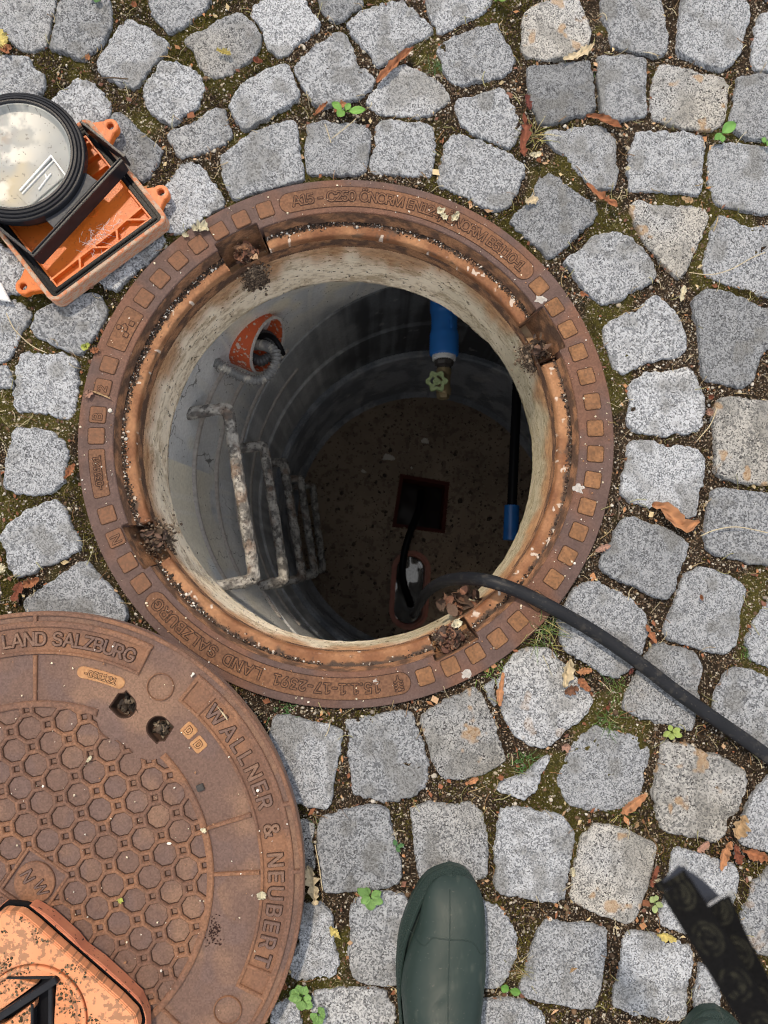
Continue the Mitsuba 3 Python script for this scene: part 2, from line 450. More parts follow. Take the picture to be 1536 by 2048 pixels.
def spline(pts, n=40):
    """Catmull-Rom through the points."""
    P = np.asarray(pts, float)
    P = np.vstack([2 * P[0] - P[1], P, 2 * P[-1] - P[-2]])
    out = []
    for i in range(1, len(P) - 2):
        m = max(2, int(n / (len(P) - 3)))
        for t in np.linspace(0, 1, m, endpoint=False):
            a, b, c, d = P[i - 1:i + 3]
            out.append(.5 * (2 * b + (c - a) * t + (2 * a - 5 * b + 4 * c - d) * t * t + (3 * b - a - 3 * c + d) * t ** 3))
    return np.array(out + [P[-2]])


def extrude(poly, z0, z1):
    """Prism(s) over a shapely polygon from z0 to z1."""
    gs = [g for g in getattr(poly, 'geoms', [poly]) if g.geom_type == 'Polygon' and g.area > 1e-9]
    ms = []
    for g in gs:
        m = trimesh.creation.extrude_polygon(g, z1 - z0, engine='earcut')
        m.apply_translation([0, 0, z0])
        ms.append(m)
    return cat_meshes(ms)


def bevelled(poly, z0, z1, b=0.001):
    """Prism whose top edge is chamfered by b."""
    cs = []
    top = poly.buffer(-b, join_style=1)
    low = extrude(poly, z0, z1 - b)
    hi = []
    for g in getattr(poly, 'geoms', [poly]):
        pass
    mid = extrude(poly.buffer(-b * .45, join_style=1), z1 - b, z1 - b * .35)
    return cat_meshes([low, mid, extrude(top, z1 - b * .35, z1)])


def sector(cx, cy, r0, r1, a0, a1, n=40):
    a = np.radians(np.linspace(a0, a1, n))
    o = np.c_[cx + r1 * np.cos(a), cy + r1 * np.sin(a)]
    i = np.c_[cx + r0 * np.cos(a[::-1]), cy + r0 * np.sin(a[::-1])]
    return Polygon(np.vstack([o, i]))


def flat(mesh):
    """The outline of a mesh seen from above."""
    v, f = np.asarray(mesh.vertices), np.asarray(mesh.faces)
    t = [Polygon(v[k][:, :2]) for k in f]
    return shapely.union_all([p for p in t if p.area > 1e-12]).buffer(1e-6)


def letters_on_arc(text, cx, cy, r, a0, a1, h, bold=False):
    """Shapely outlines of the letters, reading clockwise from a0 to a1 degrees with their heads outward, mid-height at radius r."""
    W = {c: 0.0 for c in text}
    shapes = {}
    for c in set(text):
        if c != ' ':
            s = flat(meshkit.text_mesh(c, h, 0.001, bold))
            x0, y0, x1, y1 = s.bounds
            shapes[c] = (affinity.translate(s, -(x0 + x1) / 2, -h / 2), x1 - x0)
    wid = [h * .45 if c == ' ' else shapes[c][1] for c in text]
    total = abs(math.radians(a1 - a0)) * r
    gap = (total - sum(wid)) / max(len(text) - 1, 1)
    pos, out = 0.0, []
    for c, w in zip(text, wid):
        if c != ' ':
            a = a0 - math.degrees((pos + w / 2) / r)
            s = affinity.rotate(shapes[c][0], a - 90, origin=(0, 0))
            out.append(affinity.translate(s, cx + r * math.cos(math.radians(a)), cy + r * math.sin(math.radians(a))))
        pos += w + gap
    return out


def rounded_rect(cx, cy, w, h, r, ang):
    p = box(-w / 2 + r, -h / 2 + r, w / 2 - r, h / 2 - r).buffer(r, quad_segs=4)
    return affinity.translate(affinity.rotate(p, ang, origin=(0, 0)), cx, cy)


def pxpoly(pts, z=0.0):
    return Polygon([at(x, y, z)[:2] for x, y in pts])

# ------------------------------------------------------------------ paving: cobblestones as surveyed
RC = np.array([-0.0335, 0.2155])           # centre of the manhole frame
R_OUT = 0.3945
STONES = """
-5,-10 108,-14 103,20 97,45 90,85 68,95 37,93 12,66 -5,45
110,8 143,-12 215,-10 222,40 207,73 187,100 167,113 147,110 133,100 100,95 93,75 100,43
253,36 290,50 334,83 328,97 300,133 274,170 263,173 233,160 197,140 193,122 213,87 235,50
333,117 360,123 397,143 408,173 390,213 363,230 343,242 327,240 300,217 286,193 290,170 313,130
297,-15 333,-25 400,-25 420,-5 400,20 373,40 353,53 337,58 317,40 300,15
368,78 417,52 447,37 480,25 503,43 518,62 520,85 505,108 482,125 460,145 430,153 403,143 393,117 383,90
505,10 545,-8 605,-5 615,15 637,40 637,52 605,75 573,105 557,110 535,90 517,65 503,40
-15,113 50,113 70,140 87,148 84,175 60,200 20,215 -20,210
157,155 187,167 207,190 217,207 213,227 197,240 175,255 140,250 110,225 100,195 133,170
430,213 447,217 460,263 457,277 420,297 363,312 353,307 343,283 333,267 337,260 360,255 393,240
575,127 584,150 596,187 580,203 542,223 512,243 488,255 470,235 460,205 470,185 495,160 530,140
587,242 594,267 599,310 607,350 592,370 512,387 470,400 450,363 443,330 443,310 467,297 500,267 545,252
377,317 400,327 413,350 437,383 448,417 430,430 373,463 347,467 325,455 327,427 320,393 333,367 353,337
227,220 247,230 270,253 293,273 323,300 317,317 300,345 285,362 262,345 240,310 215,270 212,235
330,470 320,497 287,527 243,563 230,577 213,573 195,560 190,530 230,500 290,475
213,617 200,650 182,677 157,707 143,703 100,683 70,670 62,653 73,623 100,610 157,588 190,587
-20,600 20,597 43,610 58,627 43,653 30,677 20,703 7,720 -15,725
-20,480 20,500 50,540 48,580 20,592 -20,588
-15,735 10,732 20,755 22,772 -15,775
50,703 97,710 140,708 153,723 152,760 148,800 140,830 127,833 90,827 37,820 25,813 30,787 32,743 43,713
27,860 63,857 103,867 123,880 130,907 128,947 123,963 103,983 63,987 20,983 10,970 10,920 18,900
110,1000 120,1010 143,1057 160,1093 157,1100 110,1120 67,1140 33,1153 17,1137 13,1100 0,1073 7,1057 57,1020
173,1123 200,1153 233,1193 252,1225 245,1245 180,1262 80,1255 47,1222 47,1203 110,1160 160,1127
635,-25 715,-25 725,5 699,23 685,37 659,33 645,20
695,43 719,27 765,7 805,0 822,17 849,40 865,57 859,67 832,80 795,103 769,123 755,130 745,113 725,87 702,60
675,62 692,67 705,97 715,127 739,143 750,157 742,173 719,190 685,200 655,207 645,213 629,207 615,183 599,153 590,133 602,117 635,83
805,125 832,137 865,157 885,170 899,190 895,200 865,223 829,228 772,225 745,217 734,197 742,180 759,163 775,147
848,-25 985,-25 980,5 967,20 942,33 905,53 872,65 865,50 855,17
875,97 895,77 939,57 992,47 1005,73 1025,103 1030,120 1020,137 1000,147 960,158 935,163 909,167 897,150 885,120
912,207 922,193 962,187 1002,173 1015,187 1027,210 1040,235 1045,255 1035,278 1020,290 1005,287 985,275 945,262 925,245 915,225
615,247 645,240 685,242 732,247 739,260 740,277 732,310 729,343 672,347 615,343 609,333 609,317 612,277
759,240 775,237 822,243 865,248 870,267 869,307 862,347 832,345 772,344 739,343 737,330 745,283
902,267 932,268 972,283 1024,307 1050,327 1050,343 1034,380 1020,405 1005,412 989,417 962,407 919,383 879,370 875,357 882,323 895,287
1051,27 1067,10 1107,-5 1157,-8 1171,30 1182,60 1181,83 1167,90 1137,107 1094,117 1054,110 1046,97 1047,53
1205,-30 1320,-30 1325,10 1329,38 1336,67 1334,98 1324,107 1301,103 1254,93 1227,87 1221,57 1206,33
1371,-25 1480,-25 1500,10 1502,25 1497,43 1486,67 1484,97 1467,123 1451,135 1411,127 1384,113 1358,100 1361,67 1364,27
1545,15 1520,33 1511,73 1507,123 1524,135 1560,140 1580,100 1575,30
1058,133 1134,127 1177,120 1183,147 1187,187 1190,217 1164,230 1134,233 1107,241 1087,246 1077,233 1064,200 1058,167
1199,115 1224,110 1264,110 1291,117 1293,140 1291,187 1291,230 1257,235 1217,237 1207,223 1202,187 1199,150
1324,127 1357,128 1411,143 1451,150 1461,167 1457,200 1451,240 1417,258 1374,250 1337,243 1307,233 1301,207 1304,177 1314,143
1481,155 1510,150 1570,150 1575,270 1530,277 1507,277 1484,270 1461,247 1467,220 1474,187
1091,262 1137,257 1184,250 1207,252 1221,263 1231,280 1231,307 1234,353 1231,370 1211,375 1187,373 1171,357 1137,310 1101,287
1277,263 1324,260 1374,263 1404,273 1409,283 1404,333 1401,377 1394,383 1344,380 1264,380 1259,360 1262,300
1427,290 1457,283 1570,295 1580,420 1536,425 1524,423 1484,413 1441,407 1431,393 1421,360 1421,310
1097,343 1114,350 1131,370 1164,390 1191,407 1197,423 1187,437 1154,467 1117,500 1101,516 1087,507 1067,480 1037,457 1019,443 1044,417 1067,393 1074,367
1224,463 1244,467 1271,480 1301,517 1312,543 1307,557 1277,573 1247,590 1221,603 1204,607 1184,587 1167,573 1151,547 1132,520 1164,503 1187,477
1264,410 1271,400 1311,410 1367,413 1414,417 1417,437 1404,467 1391,500 1374,533 1361,553 1351,547 1324,517 1291,480 1274,447
1437,430 1464,437 1501,453 1560,450 1580,590 1536,590 1507,580 1477,570 1441,560 1414,547 1411,527 1421,490 1427,457
1211,650 1237,633 1277,620 1300,598 1314,590 1330,603 1352,620 1361,640 1371,663 1377,693 1364,707 1324,717 1281,727 1247,743 1231,737 1224,707 1214,677
1410,580 1440,578 1480,592 1530,615 1575,625 1570,680 1540,690 1524,705 1515,735 1507,757 1497,770 1474,773 1444,763 1414,757 1407,743 1407,700 1401,650 1391,623 1387,600
1260,770 1276,753 1305,744 1331,743 1365,738 1378,735 1392,744 1399,762 1408,794 1408,824 1403,854 1383,865 1355,863 1329,869 1295,864 1273,860 1260,843 1257,824 1262,795
1264,883 1304,882 1334,897 1357,893 1394,897 1411,920 1407,960 1397,993 1394,1030 1377,1037 1351,1022 1331,1005 1301,1010 1264,1003 1246,987 1251,950 1257,917 1254,897
1444,797 1467,793 1507,800 1570,805 1580,965 1536,968 1490,963 1447,953 1434,940 1437,900 1434,877 1431,843 1434,813
1437,977 1467,977 1570,993 1580,1130 1536,1127 1484,1120 1434,1107 1414,1090 1414,1063 1421,1027 1427,990
1251,1037 1271,1037 1307,1050 1351,1067 1374,1087 1367,1120 1351,1153 1347,1180 1331,1197 1307,1190 1274,1173 1237,1157 1204,1137 1201,1123 1211,1103 1227,1083 1237,1060
1374,1147 1411,1137 1444,1147 1484,1167 1494,1180 1484,1210 1478,1245 1475,1287 1455,1307 1421,1303 1384,1291 1339,1279 1330,1262 1343,1233 1357,1200 1362,1170
1170,1167 1197,1163 1224,1180 1260,1200 1289,1229 1297,1262 1289,1295 1275,1325 1255,1345 1240,1355 1210,1349 1169,1320 1136,1305 1120,1270 1122,1240 1135,1205 1150,1180
1545,1200 1515,1240 1500,1283 1504,1315 1540,1335 1580,1330 1580,1200
1030,1310 1061,1295 1098,1299 1127,1332 1161,1366 1187,1399 1185,1411 1156,1444 1123,1469 1098,1494 1070,1494 1036,1477 1015,1450 1005,1415 998,1375 1010,1335
1314,1287 1355,1291 1392,1303 1403,1337 1397,1386 1392,1436 1380,1465 1351,1452 1314,1444 1281,1436 1248,1415 1256,1386 1272,1357 1293,1316
1471,1337 1504,1341 1536,1355 1580,1365 1580,1500 1545,1507 1500,1490 1460,1460 1430,1430 1428,1405 1440,1375 1455,1350
1190,1457 1223,1465 1264,1473 1297,1490 1299,1519 1289,1556 1281,1593 1256,1614 1223,1620 1169,1620 1136,1606 1121,1577 1119,1556 1136,1519 1152,1486
1322,1486 1368,1490 1421,1510 1463,1527 1492,1548 1492,1581 1471,1622 1450,1664 1434,1684 1405,1676 1355,1668 1326,1659 1318,1622 1310,1593 1314,1552 1326,1510
1545,1550 1517,1585 1500,1614 1492,1639 1483,1684 1496,1693 1540,1703 1585,1700 1585,1560
1003,1620 1035,1618 1074,1626 1123,1635 1147,1660 1144,1697 1136,1746 1127,1800 1107,1804 1057,1796 1015,1790 992,1780 993,1720 997,1660
1190,1651 1239,1659 1289,1680 1314,1695 1305,1730 1293,1775 1281,1813 1268,1842 1252,1846 1202,1829 1148,1804 1144,1788 1152,1738 1165,1676
1351,1697 1388,1709 1438,1726 1475,1738 1479,1763 1471,1800 1459,1837 1440,1865 1400,1870 1350,1862 1322,1850 1330,1808 1340,1760 1345,1720
1545,1735 1512,1767 1500,1800 1483,1837 1492,1879 1521,1908 1550,1918 1590,1910 1590,1740
1094,1842 1132,1850 1181,1854 1214,1862 1212,1900 1206,1941 1202,1986 1190,2020 1161,2018 1107,2011 1049,1995 1043,1978 1057,1929 1070,1883
1260,1866 1305,1875 1347,1883 1384,1900 1384,1937 1376,1986 1368,2044 1322,2040 1256,2024 1231,2011 1235,1978 1248,1912
1100,1511 1090,1530 1082,1552 1074,1581 1049,1597 1015,1588 995,1578 1010,1565 1040,1557 1070,1535
965,2008 1010,2005 1050,2012 1085,2030 1095,2080 960,2080
1405,1935 1440,1960 1440,2020 1400,2040 1395,1990
549,1433 589,1437 640,1450 684,1461 682,1483 673,1519 665,1563 658,1614 647,1616 614,1612 585,1605 560,1560 538,1490 541,1453
691,1442 731,1437 775,1431 819,1424 833,1457 844,1490 855,1526 855,1563 833,1592 797,1600 768,1605 731,1596 709,1588 706,1556 695,1505 687,1464
877,1413 914,1395 950,1377 972,1406 987,1446 998,1483 1010,1519 990,1534 958,1552 921,1559 892,1556 874,1537 859,1490 848,1457 844,1435
643,1636 687,1625 746,1616 775,1621 782,1665 790,1694 799,1724 799,1767 768,1775 717,1778 658,1786 647,1778 640,1731 633,1687
822,1621 863,1610 906,1610 943,1607 965,1629 972,1665 974,1702 972,1757 930,1765 840,1760 833,1713 828,1665
590,1640 628,1650 631,1694 632,1738 614,1742 600,1720
605,1812 640,1808 658,1833 665,1884 673,1928 665,1950 632,1954 585,1954 580,1935 598,1880 604,1840
702,1822 717,1797 760,1789 805,1793 830,1830 830,1960 790,1972 731,1972 706,1957 698,1921 702,1870
622,1994 658,1983 717,1983 770,1987 790,2030 785,2085 640,2085 628,2035
545,2020 585,1998 597,2025 600,2085 540,2085
965,1805 1000,1822 1022,1850 1032,1880 1030,1920 1015,1955 998,1978 955,1975 940,1900
972,1375 990,1362 1000,1380 1004,1420 990,1410
"""
# look of a few stones: index -> (tone, warmth); the others draw theirs
LOOK = {1: (.25, .4), 2: (.62, .12), 5: (.33, .5), 11: (.45, .3), 22: (.42, .15), 29: (.55, .1), 33: (.75, .75), 37: (.05, .2), 38: (.32, .05), 39: (.66, .97), 41: (.5, .1),
        42: (.62, .1), 44: (.18, .1), 46: (.66, 1.0), 47: (.5, .25), 49: (.12, .15), 52: (.45, .95), 53: (.25, .12), 54: (.22, .35), 74: (.35, .25), 75: (.40, .95),
        77: (.42, .45), 78: (.55, .9), 65: (.72, .85), 62: (.5, .8), 59: (.40, .5), 67: (.35, .6), 84: (.55, .3), 0: (.5, .4), 3: (.72, .3), 50: (.85, .3), 51: (.82, .25), 58: (.75, .6)}


def stone_mesh(poly, top, seed, n_ang=112, rings=(.0, .18, .36, .52, .66, .77, .85, .91, .955, .985), edge=.0055, rough=1.0):
    """A hand-split granite sett: outline roughened, face uneven, arrises rounded; returns (mesh, uv maker's size)."""
    c = np.array(poly.representative_point().coords[0]) * .35 + np.array(poly.centroid.coords[0]) * .65
    if not poly.contains(Point(c)):
        c = np.array(poly.representative_point().coords[0])
    ring = poly.exterior
    L = ring.length
    a = np.linspace(-np.pi, np.pi, n_ang, endpoint=False)
    s = np.linspace(0, 1, 900, endpoint=False)
    pts = np.array([ring.interpolate(t, normalized=True).coords[0] for t in s]) - c
    pa, pr = np.arctan2(pts[:, 1], pts[:, 0]), np.hypot(*pts.T)
    o = np.argsort(pa)
    rad = np.interp(a, np.r_[pa[o] - 2 * np.pi, pa[o], pa[o] + 2 * np.pi], np.r_[pr[o], pr[o], pr[o]])
    k = np.array([.08, .2, .44, .2, .08])
    rad = np.convolve(np.r_[rad[-2:], rad, rad[:2]], k / k.sum(), 'valid')
    d = np.c_[np.cos(a), np.sin(a)]
    P = np.c_[c + d * rad[:, None], np.full(n_ang, seed * .37)]
    rad = rad + rough * (.0085 * (meshkit.fbm(P * 70, 3, 3) - .5) + .0034 * (meshkit.noise(P * 280, 5) - .5))
    lv, zz = [], []
    tilt = np.random.default_rng(seed).normal(0, .012, 2)
    prof = [(r, None) for r in rings] + [(1.0, -.008), (1.012, -.018), (1.02, -.055)]
    verts = []
    for r, dz in prof:
        xy = c + d * (rad * r)[:, None]
        depth = rad * (1 - min(r, 1))
        e = np.clip(1 - depth / edge, 0, 1)
        p3 = np.c_[xy, np.full(n_ang, seed * .11)]
        z = top + (xy - c) @ tilt - .0034 * e ** 2.4
        z = z + rough * (.0052 * (meshkit.fbm(p3 * 40, 3, 1) - .5) + .0040 * (meshkit.fbm(p3 * 170, 2, 2) - .5))
        nz = meshkit.fbm(p3 * 58, 3, 7)
        z = z - rough * (.0022 if r > .6 else .0010) * np.clip((nz - .56) * 6, 0, 1)
        z = z + .0003 * (1 - (r if r < 1 else 1) ** 2)
        if dz is not None:
            z = top - .0038 + dz + .0022 * (meshkit.noise(p3 * 120, 4) - .5)
        verts.append(np.c_[xy, z])
    v = np.stack(verts, 1).reshape(-1, 3)                # (angle, ring)
    f = grid_faces(n_ang, len(prof), True)
    m = trimesh.Trimesh(v, f, process=False)
    if m.face_normals[np.argmax(m.area_faces), 2] < 0:
        m.invert()
    return m


pavement = 'pavement'
frame_disc = Point(RC).buffer(R_OUT + .004, quad_segs=64)
polys, taken = [], frame_disc
for row in STONES.strip().splitlines():
    p = Polygon([at(*map(float, q.split(',')))[:2] for q in row.split()]).buffer(0)
    p = p.buffer(.0030, join_style=2, mitre_limit=1.6).difference(taken)
    p = max(getattr(p, 'geoms', [p]), key=lambda g: g.area)
    p = p.buffer(-.002).buffer(.002, quad_segs=4).simplify(.0003)
    if p.geom_type != 'Polygon' or p.area < 2e-4:
        polys.append(None)
        continue
    polys.append(p)
    taken = taken.union(p.buffer(.0034))
for i, p in enumerate(polys):
    if p is None:
        continue
    r = np.random.default_rng(900 + i)
    tone, warm = LOOK.get(i, (float(np.clip(r.normal(.60, .20), .1, .98)), float(np.clip(r.beta(1.6, 2.6) * .62, 0, 1))))
    m = stone_mesh(p, float(r.normal(-.0015, .0016)), i + 1, edge=float(r.uniform(.0025, .005)), rough=float(r.uniform(.7, 1.25)))
    k = numbered('pavement__cobblestone')
    scene[k] = mikit.ply(m, 'm_granite', True, uv=np.tile([tone, warm], (len(m.vertices), 1)))
# setts beyond the picture's edge, so that the paving goes on
field, uvs = [], []
view = pxpoly([(-30, -30), (1566, -30), (1566, 2078), (-30, 2078)])
blocked = taken.union(view.buffer(-.015))
for i in range(-13, 14):
    for j in range(-13, 14):
        r = np.random.default_rng(5000 + i * 100 + j)
        cx, cy = i * .122 + (j % 2) * .05 + r.normal(0, .006), .1 + j * .120 + .03 * math.sin(i * .7) + r.normal(0, .006)
        w, h = r.uniform(.092, .106), r.uniform(.092, .104)
        p = affinity.rotate(Polygon([(cx + sx * w / 2 + r.normal(0, .006), cy + sy * h / 2 + r.normal(0, .006)) for sx, sy in ((-1, -1), (1, -1), (1, 1), (-1, 1))]), r.uniform(-12, 12))
        p = p.buffer(-.006).buffer(.006, quad_segs=3).difference(blocked)
        p = max(getattr(p, 'geoms', [p]), key=lambda g: g.area)
        if p.area < .0035:
            continue
        m = stone_mesh(p, float(r.normal(-.0015, .0015)), 1400 + i * 40 + j, 28, (0, .4, .75, .93, .985))
        field.append(m)
        uvs.append(np.tile([float(np.clip(r.normal(.6, .16), .2, .95)), float(r.beta(1.6, 2.6))], (len(m.vertices), 1)))
k = numbered('pavement__cobblestone_field')
scene[k] = mikit.ply(cat_meshes(field), 'm_granite', True, uv=np.vstack(uvs))
labels[k] = {'kind': 'stuff', 'label': 'grey granite setts further out'}


# the joint bed: earth, moss and sand between the setts, a sheet with the manhole's opening left free
def bed_height(x, y):
    p = np.stack([x, y, np.zeros_like(x)], -1)
    return -.0085 + .0060 * (meshkit.fbm(p * 26, 3, 21) - .5) * 2 + .0032 * (meshkit.fbm(p * 240, 2, 22) - .5) * 2


def bed_mesh():
    xs = np.arange(-1.45, 1.4501, .0052)
    X, Y = np.meshgrid(xs, xs + .1, indexing='ij')
    rr = np.hypot(X - RC[0], Y - RC[1])
    keep_r = .385
    Z = bed_height(X, Y)
    inside = rr < keep_r
    s = np.where(inside, keep_r / np.maximum(rr, 1e-6), 1)
    n = len(xs)
    f = grid_faces(n, n)
    hit = inside.ravel()[f].all(1)
    X2, Y2 = RC[0] + (X - RC[0]) * s, RC[1] + (Y - RC[1]) * s
    v = np.stack([np.where(inside, X2, X), np.where(inside, Y2, Y), Z], -1).reshape(-1, 3)
    m = trimesh.Trimesh(v, f[~hit], process=False)
    m.remove_unreferenced_vertices()
    return m


put('pavement', bed_mesh(), 'soil', smooth=True)
labels['pavement'] = {'kind': 'structure', 'label': 'cobbled pavement of grey granite setts with mossy joints', 'category': 'pavement'}
q = np.array([(-1.44, -1.34), (1.44, -1.34), (1.44, 1.54), (-1.44, 1.54)])
out = np.array([(-40, -40), (40, -40), (40, 40), (-40, 40.0)])
v = np.vstack([np.c_[q, np.full(4, -.016)], np.c_[out, np.full(4, -.016)]])
scene['m_far_paving'] = principled(lambda p, n, uv: mix(C(.06, .05, .035), C(.30, .30, .29), smoothstep(.06, .16, voronoi(p.x * 8, p.y * 8)[1] - voronoi(p.x * 8, p.y * 8)[0])), .9)
put('ground', trimesh.Trimesh(v, [[a, (a + 1) % 4, (a + 1) % 4 + 4] for a in range(4)] + [[a, (a + 1) % 4 + 4, a + 4] for a in range(4)], process=False), 'far_paving', smooth=False)
labels['ground'] = {'kind': 'structure', 'label': 'paved ground beyond the work area', 'category': 'ground'}

# scattered pieces of the joints
JOINT = view.buffer(.03).difference(shapely.union_all([p.buffer(-.003) for p in polys if p is not None])).difference(frame_disc.buffer(-.002))
COVER_C, COVER_R, COVER_Z = np.array([-.4454, -.3972]), .358, .05
JOINT = JOINT.difference(Point(COVER_C).buffer(COVER_R - .02))
shapely.prepare(JOINT)
PAVE = view.buffer(.03).difference(frame_disc)


def joint_points(n, region=None, weight=None, rng=RNG):
    region = JOINT if region is None else region
    x0, y0, x1, y1 = region.bounds
    out = np.zeros((0, 2))
    while len(out) < n:
        p = rng.uniform((x0, y0), (x1, y1), (n * 2, 2))
        p = p[shapely.contains_xy(region, p)]
        if weight is not None:
            p = p[rng.random(len(p)) < weight(p)]
        out = np.vstack([out, p])
    return out[:n]


ICO = trimesh.creation.icosphere(subdivisions=0)


def pebbles(pts, z, size, colors, rng, flat_=.7):
    n = len(pts)
    V = np.asarray(ICO.vertices)
    sc = size[:, None] * rng.uniform(.65, 1.3, (n, 3)) * [1, 1, flat_]
    v = V[None] * (1 + rng.uniform(-.22, .22, (n, len(V), 1)))
    v = v * sc[:, None]
    a = rng.uniform(0, 2 * np.pi, n)
    c, s = np.cos(a)[:, None], np.sin(a)[:, None]
    v = np.stack([v[..., 0] * c - v[..., 1] * s, v[..., 0] * s + v[..., 1] * c, v[..., 2]], -1)
    v += np.c_[pts, z][:, None]
    f = (np.asarray(ICO.faces)[None] + (np.arange(n) * len(V))[:, None, None]).reshape(-1, 3)
    return trimesh.Trimesh(v.reshape(-1, 3), f, process=False), np.repeat(colors, len(V), 0)


rg = np.random.default_rng(31)
pt = joint_points(42000, rng=rg)
mossy = meshkit.fbm(np.c_[pt * 11 + [2, 8], np.zeros(len(pt))], 3)
pt = pt[rg.random(len(pt)) < np.where(mossy > .52, .5, 1.0)]
sz = np.minimum(rg.lognormal(math.log(.00098), .46, len(pt)), .0040)
pal = np.array([(.55, .50, .42), (.42, .36, .27), (.62, .58, .52), (.20, .13, .08), (.12, .08, .05), (.30, .26, .22), (.09, .06, .04)])
colr = .85 * pal[rg.choice(len(pal), len(pt), p=[.16, .11, .10, .21, .18, .10, .14])] * rg.uniform(.75, 1.15, (len(pt), 1))
m, vc = pebbles(pt, bed_height(pt[:, 0], pt[:, 1]) + sz * .35, sz, colr, rg)
scene['grit'] = mikit.ply(m, 'm_vertex', True, color=vc)
labels['grit'] = {'kind': 'stuff', 'label': 'pale and brown grit lying in the joints between the setts', 'category': 'grit'}

# moss: dense tiny shoots where the joints are green
rg = np.random.default_rng(32)


def moss_w(p):
    a = meshkit.fbm(np.c_[p * 9 + [4, 1], np.zeros(len(p))], 3, 40)
    left = np.clip((.05 - p[:, 0]) / .7, -.8, 1) * .16
    near = np.clip(1 - (np.hypot(p[:, 0] - RC[0], p[:, 1] - RC[1]) - R_OUT) / .05, 0, 1) * .06
    return np.clip((a + left + near - .50) * 7, 0.02, 1)


pt = joint_points(26000, weight=moss_w, rng=rg)
n = len(pt)
z0 = bed_height(pt[:, 0], pt[:, 1])
hh = rg.uniform(.0015, .0050, n)
vs, fs, cs = [], [], []
for b in range(3):
    a = rg.uniform(0, 2 * np.pi, n)
    w = rg.uniform(.0005, .0010, n)
    lean = rg.uniform(.2, 1.1, n) * hh
    base = np.c_[pt, z0 - .0005]
    sx, sy = np.cos(a), np.sin(a)
    p0 = base + np.c_[-sy * w, sx * w, np.zeros(n)]
    p1 = base + np.c_[sy * w, -sx * w, np.zeros(n)]
    p2 = base + np.c_[sx * lean, sy * lean, hh]
    vs.append(np.stack([p0, p1, p2], 1).reshape(-1, 3))
    fs.append(np.arange(n * 3).reshape(-1, 3) + b * n * 3)
    g = meshkit.noise(np.c_[pt * 30, np.zeros(n)], 9)[:, None]
    cc = (np.array([.050, .044, .009]) * (1 - g) + np.array([.125, .108, .020]) * g) * rg.uniform(.5, 1.25, (n, 1))
    cs.append(np.repeat(cc, 3, 0))
scene['moss'] = mikit.ply(trimesh.Trimesh(np.vstack(vs), np.vstack(fs), process=False), 'm_vertex', False, color=np.vstack(cs))
labels['moss'] = {'kind': 'stuff', 'label': 'olive green moss growing in the joints of the paving', 'category': 'moss'}

# straws, needles, rootlets and leaf crumbs
rg = np.random.default_rng(33)
st, sc = [], []
for q in joint_points(900, rng=rg):
    L = rg.uniform(.008, .034)
    a, bend = rg.uniform(0, 6.28), rg.normal(0, 1.1)
    t = np.linspace(-.5, .5, 5)
    ang = a + bend * t
    xy = q + np.cumsum(np.c_[np.cos(ang), np.sin(ang)] * L / 5, 0) - np.array([math.cos(a), math.sin(a)]) * L / 2
    z = np.maximum(bed_height(xy[:, 0], xy[:, 1]) + .0018, -.012) + rg.uniform(0, .007) + .003 * np.sin(t * 3)
    on = shapely.contains_xy(taken, xy)
    z = np.where(on, np.maximum(z, .0022), z)
    m = tube(np.c_[xy, z], rg.uniform(.0003, .0007), 3, False)
    st.append(m)
    sc.append(np.tile(np.array([(.40, .30, .16), (.52, .45, .30), (.24, .14, .07), (.33, .31, .15)])[rg.integers(4)] * rg.uniform(.7, 1.15), (len(m.vertices), 1)))
scene['dry_grass'] = mikit.ply(cat_meshes(st), 'm_vertex', True, color=np.vstack(sc))
labels['dry_grass'] = {'kind': 'stuff', 'label': 'dry straws and rootlets strewn along the joints', 'category': 'dry grass'}
pt = joint_points(1300, rng=rg)
n = len(pt)
sz = np.minimum(rg.lognormal(math.log(.0026), .45, n), .0075)
a = rg.uniform(0, 6.28, n)
ax, ay = np.c_[np.cos(a), np.sin(a)], np.c_[-np.sin(a), np.cos(a)]
el = rg.uniform(.3, .9, n)
z0 = bed_height(pt[:, 0], pt[:, 1]) + .003
vs = []
for u, w in ((-1, 0), (-.2, -1), (1, .1), (.1, 1)):
    xy = pt + ax * (u * sz)[:, None] + ay * (w * sz * el)[:, None]
    vs.append(np.c_[xy, z0 + rg.uniform(-.0012, .0030, n)])
V = np.stack(vs, 1)
V2 = V + [0, 0, .0003]
F = np.array([[0, 1, 2], [0, 2, 3], [4, 6, 5], [4, 7, 6], [0, 4, 1], [1, 4, 5], [1, 5, 2], [2, 5, 6], [2, 6, 3], [3, 6, 7], [3, 7, 0], [0, 7, 4]])
VV = np.concatenate([V, V2], 1)
pal = np.array([(.26, .11, .06), (.40, .20, .10), (.55, .44, .26), (.20, .10, .07), (.50, .33, .20)])
cc = pal[rg.choice(5, n, p=[.3, .2, .15, .25, .1])] * rg.uniform(.7, 1.15, (n, 1))
scene['leaf_litter'] = mikit.ply(trimesh.Trimesh(VV.reshape(-1, 3), (F[None] + (np.arange(n) * 8)[:, None, None]).reshape(-1, 3), process=False), 'm_vertex', False, color=np.repeat(cc, 8, 0))
labels['leaf_litter'] = {'kind': 'stuff', 'label': 'crumbs of brown and beige leaves in the paving joints', 'category': 'leaf litter'}

# ------------------------------------------------------------------ the manhole frame
FX, FY = RC
TOPZ = .0015
frame = thing('manhole_ring', 'round rusty brown iron ring frame set in the cobbles around the open manhole', 'manhole frame')
NOTCH = [118.9, 28.4, -151.9, -62.9]
NR, NI = .3535, .343                       # how far the lug pockets reach, the frame's inner edge
NW = 5.9                                   # half-width of a pocket in degrees


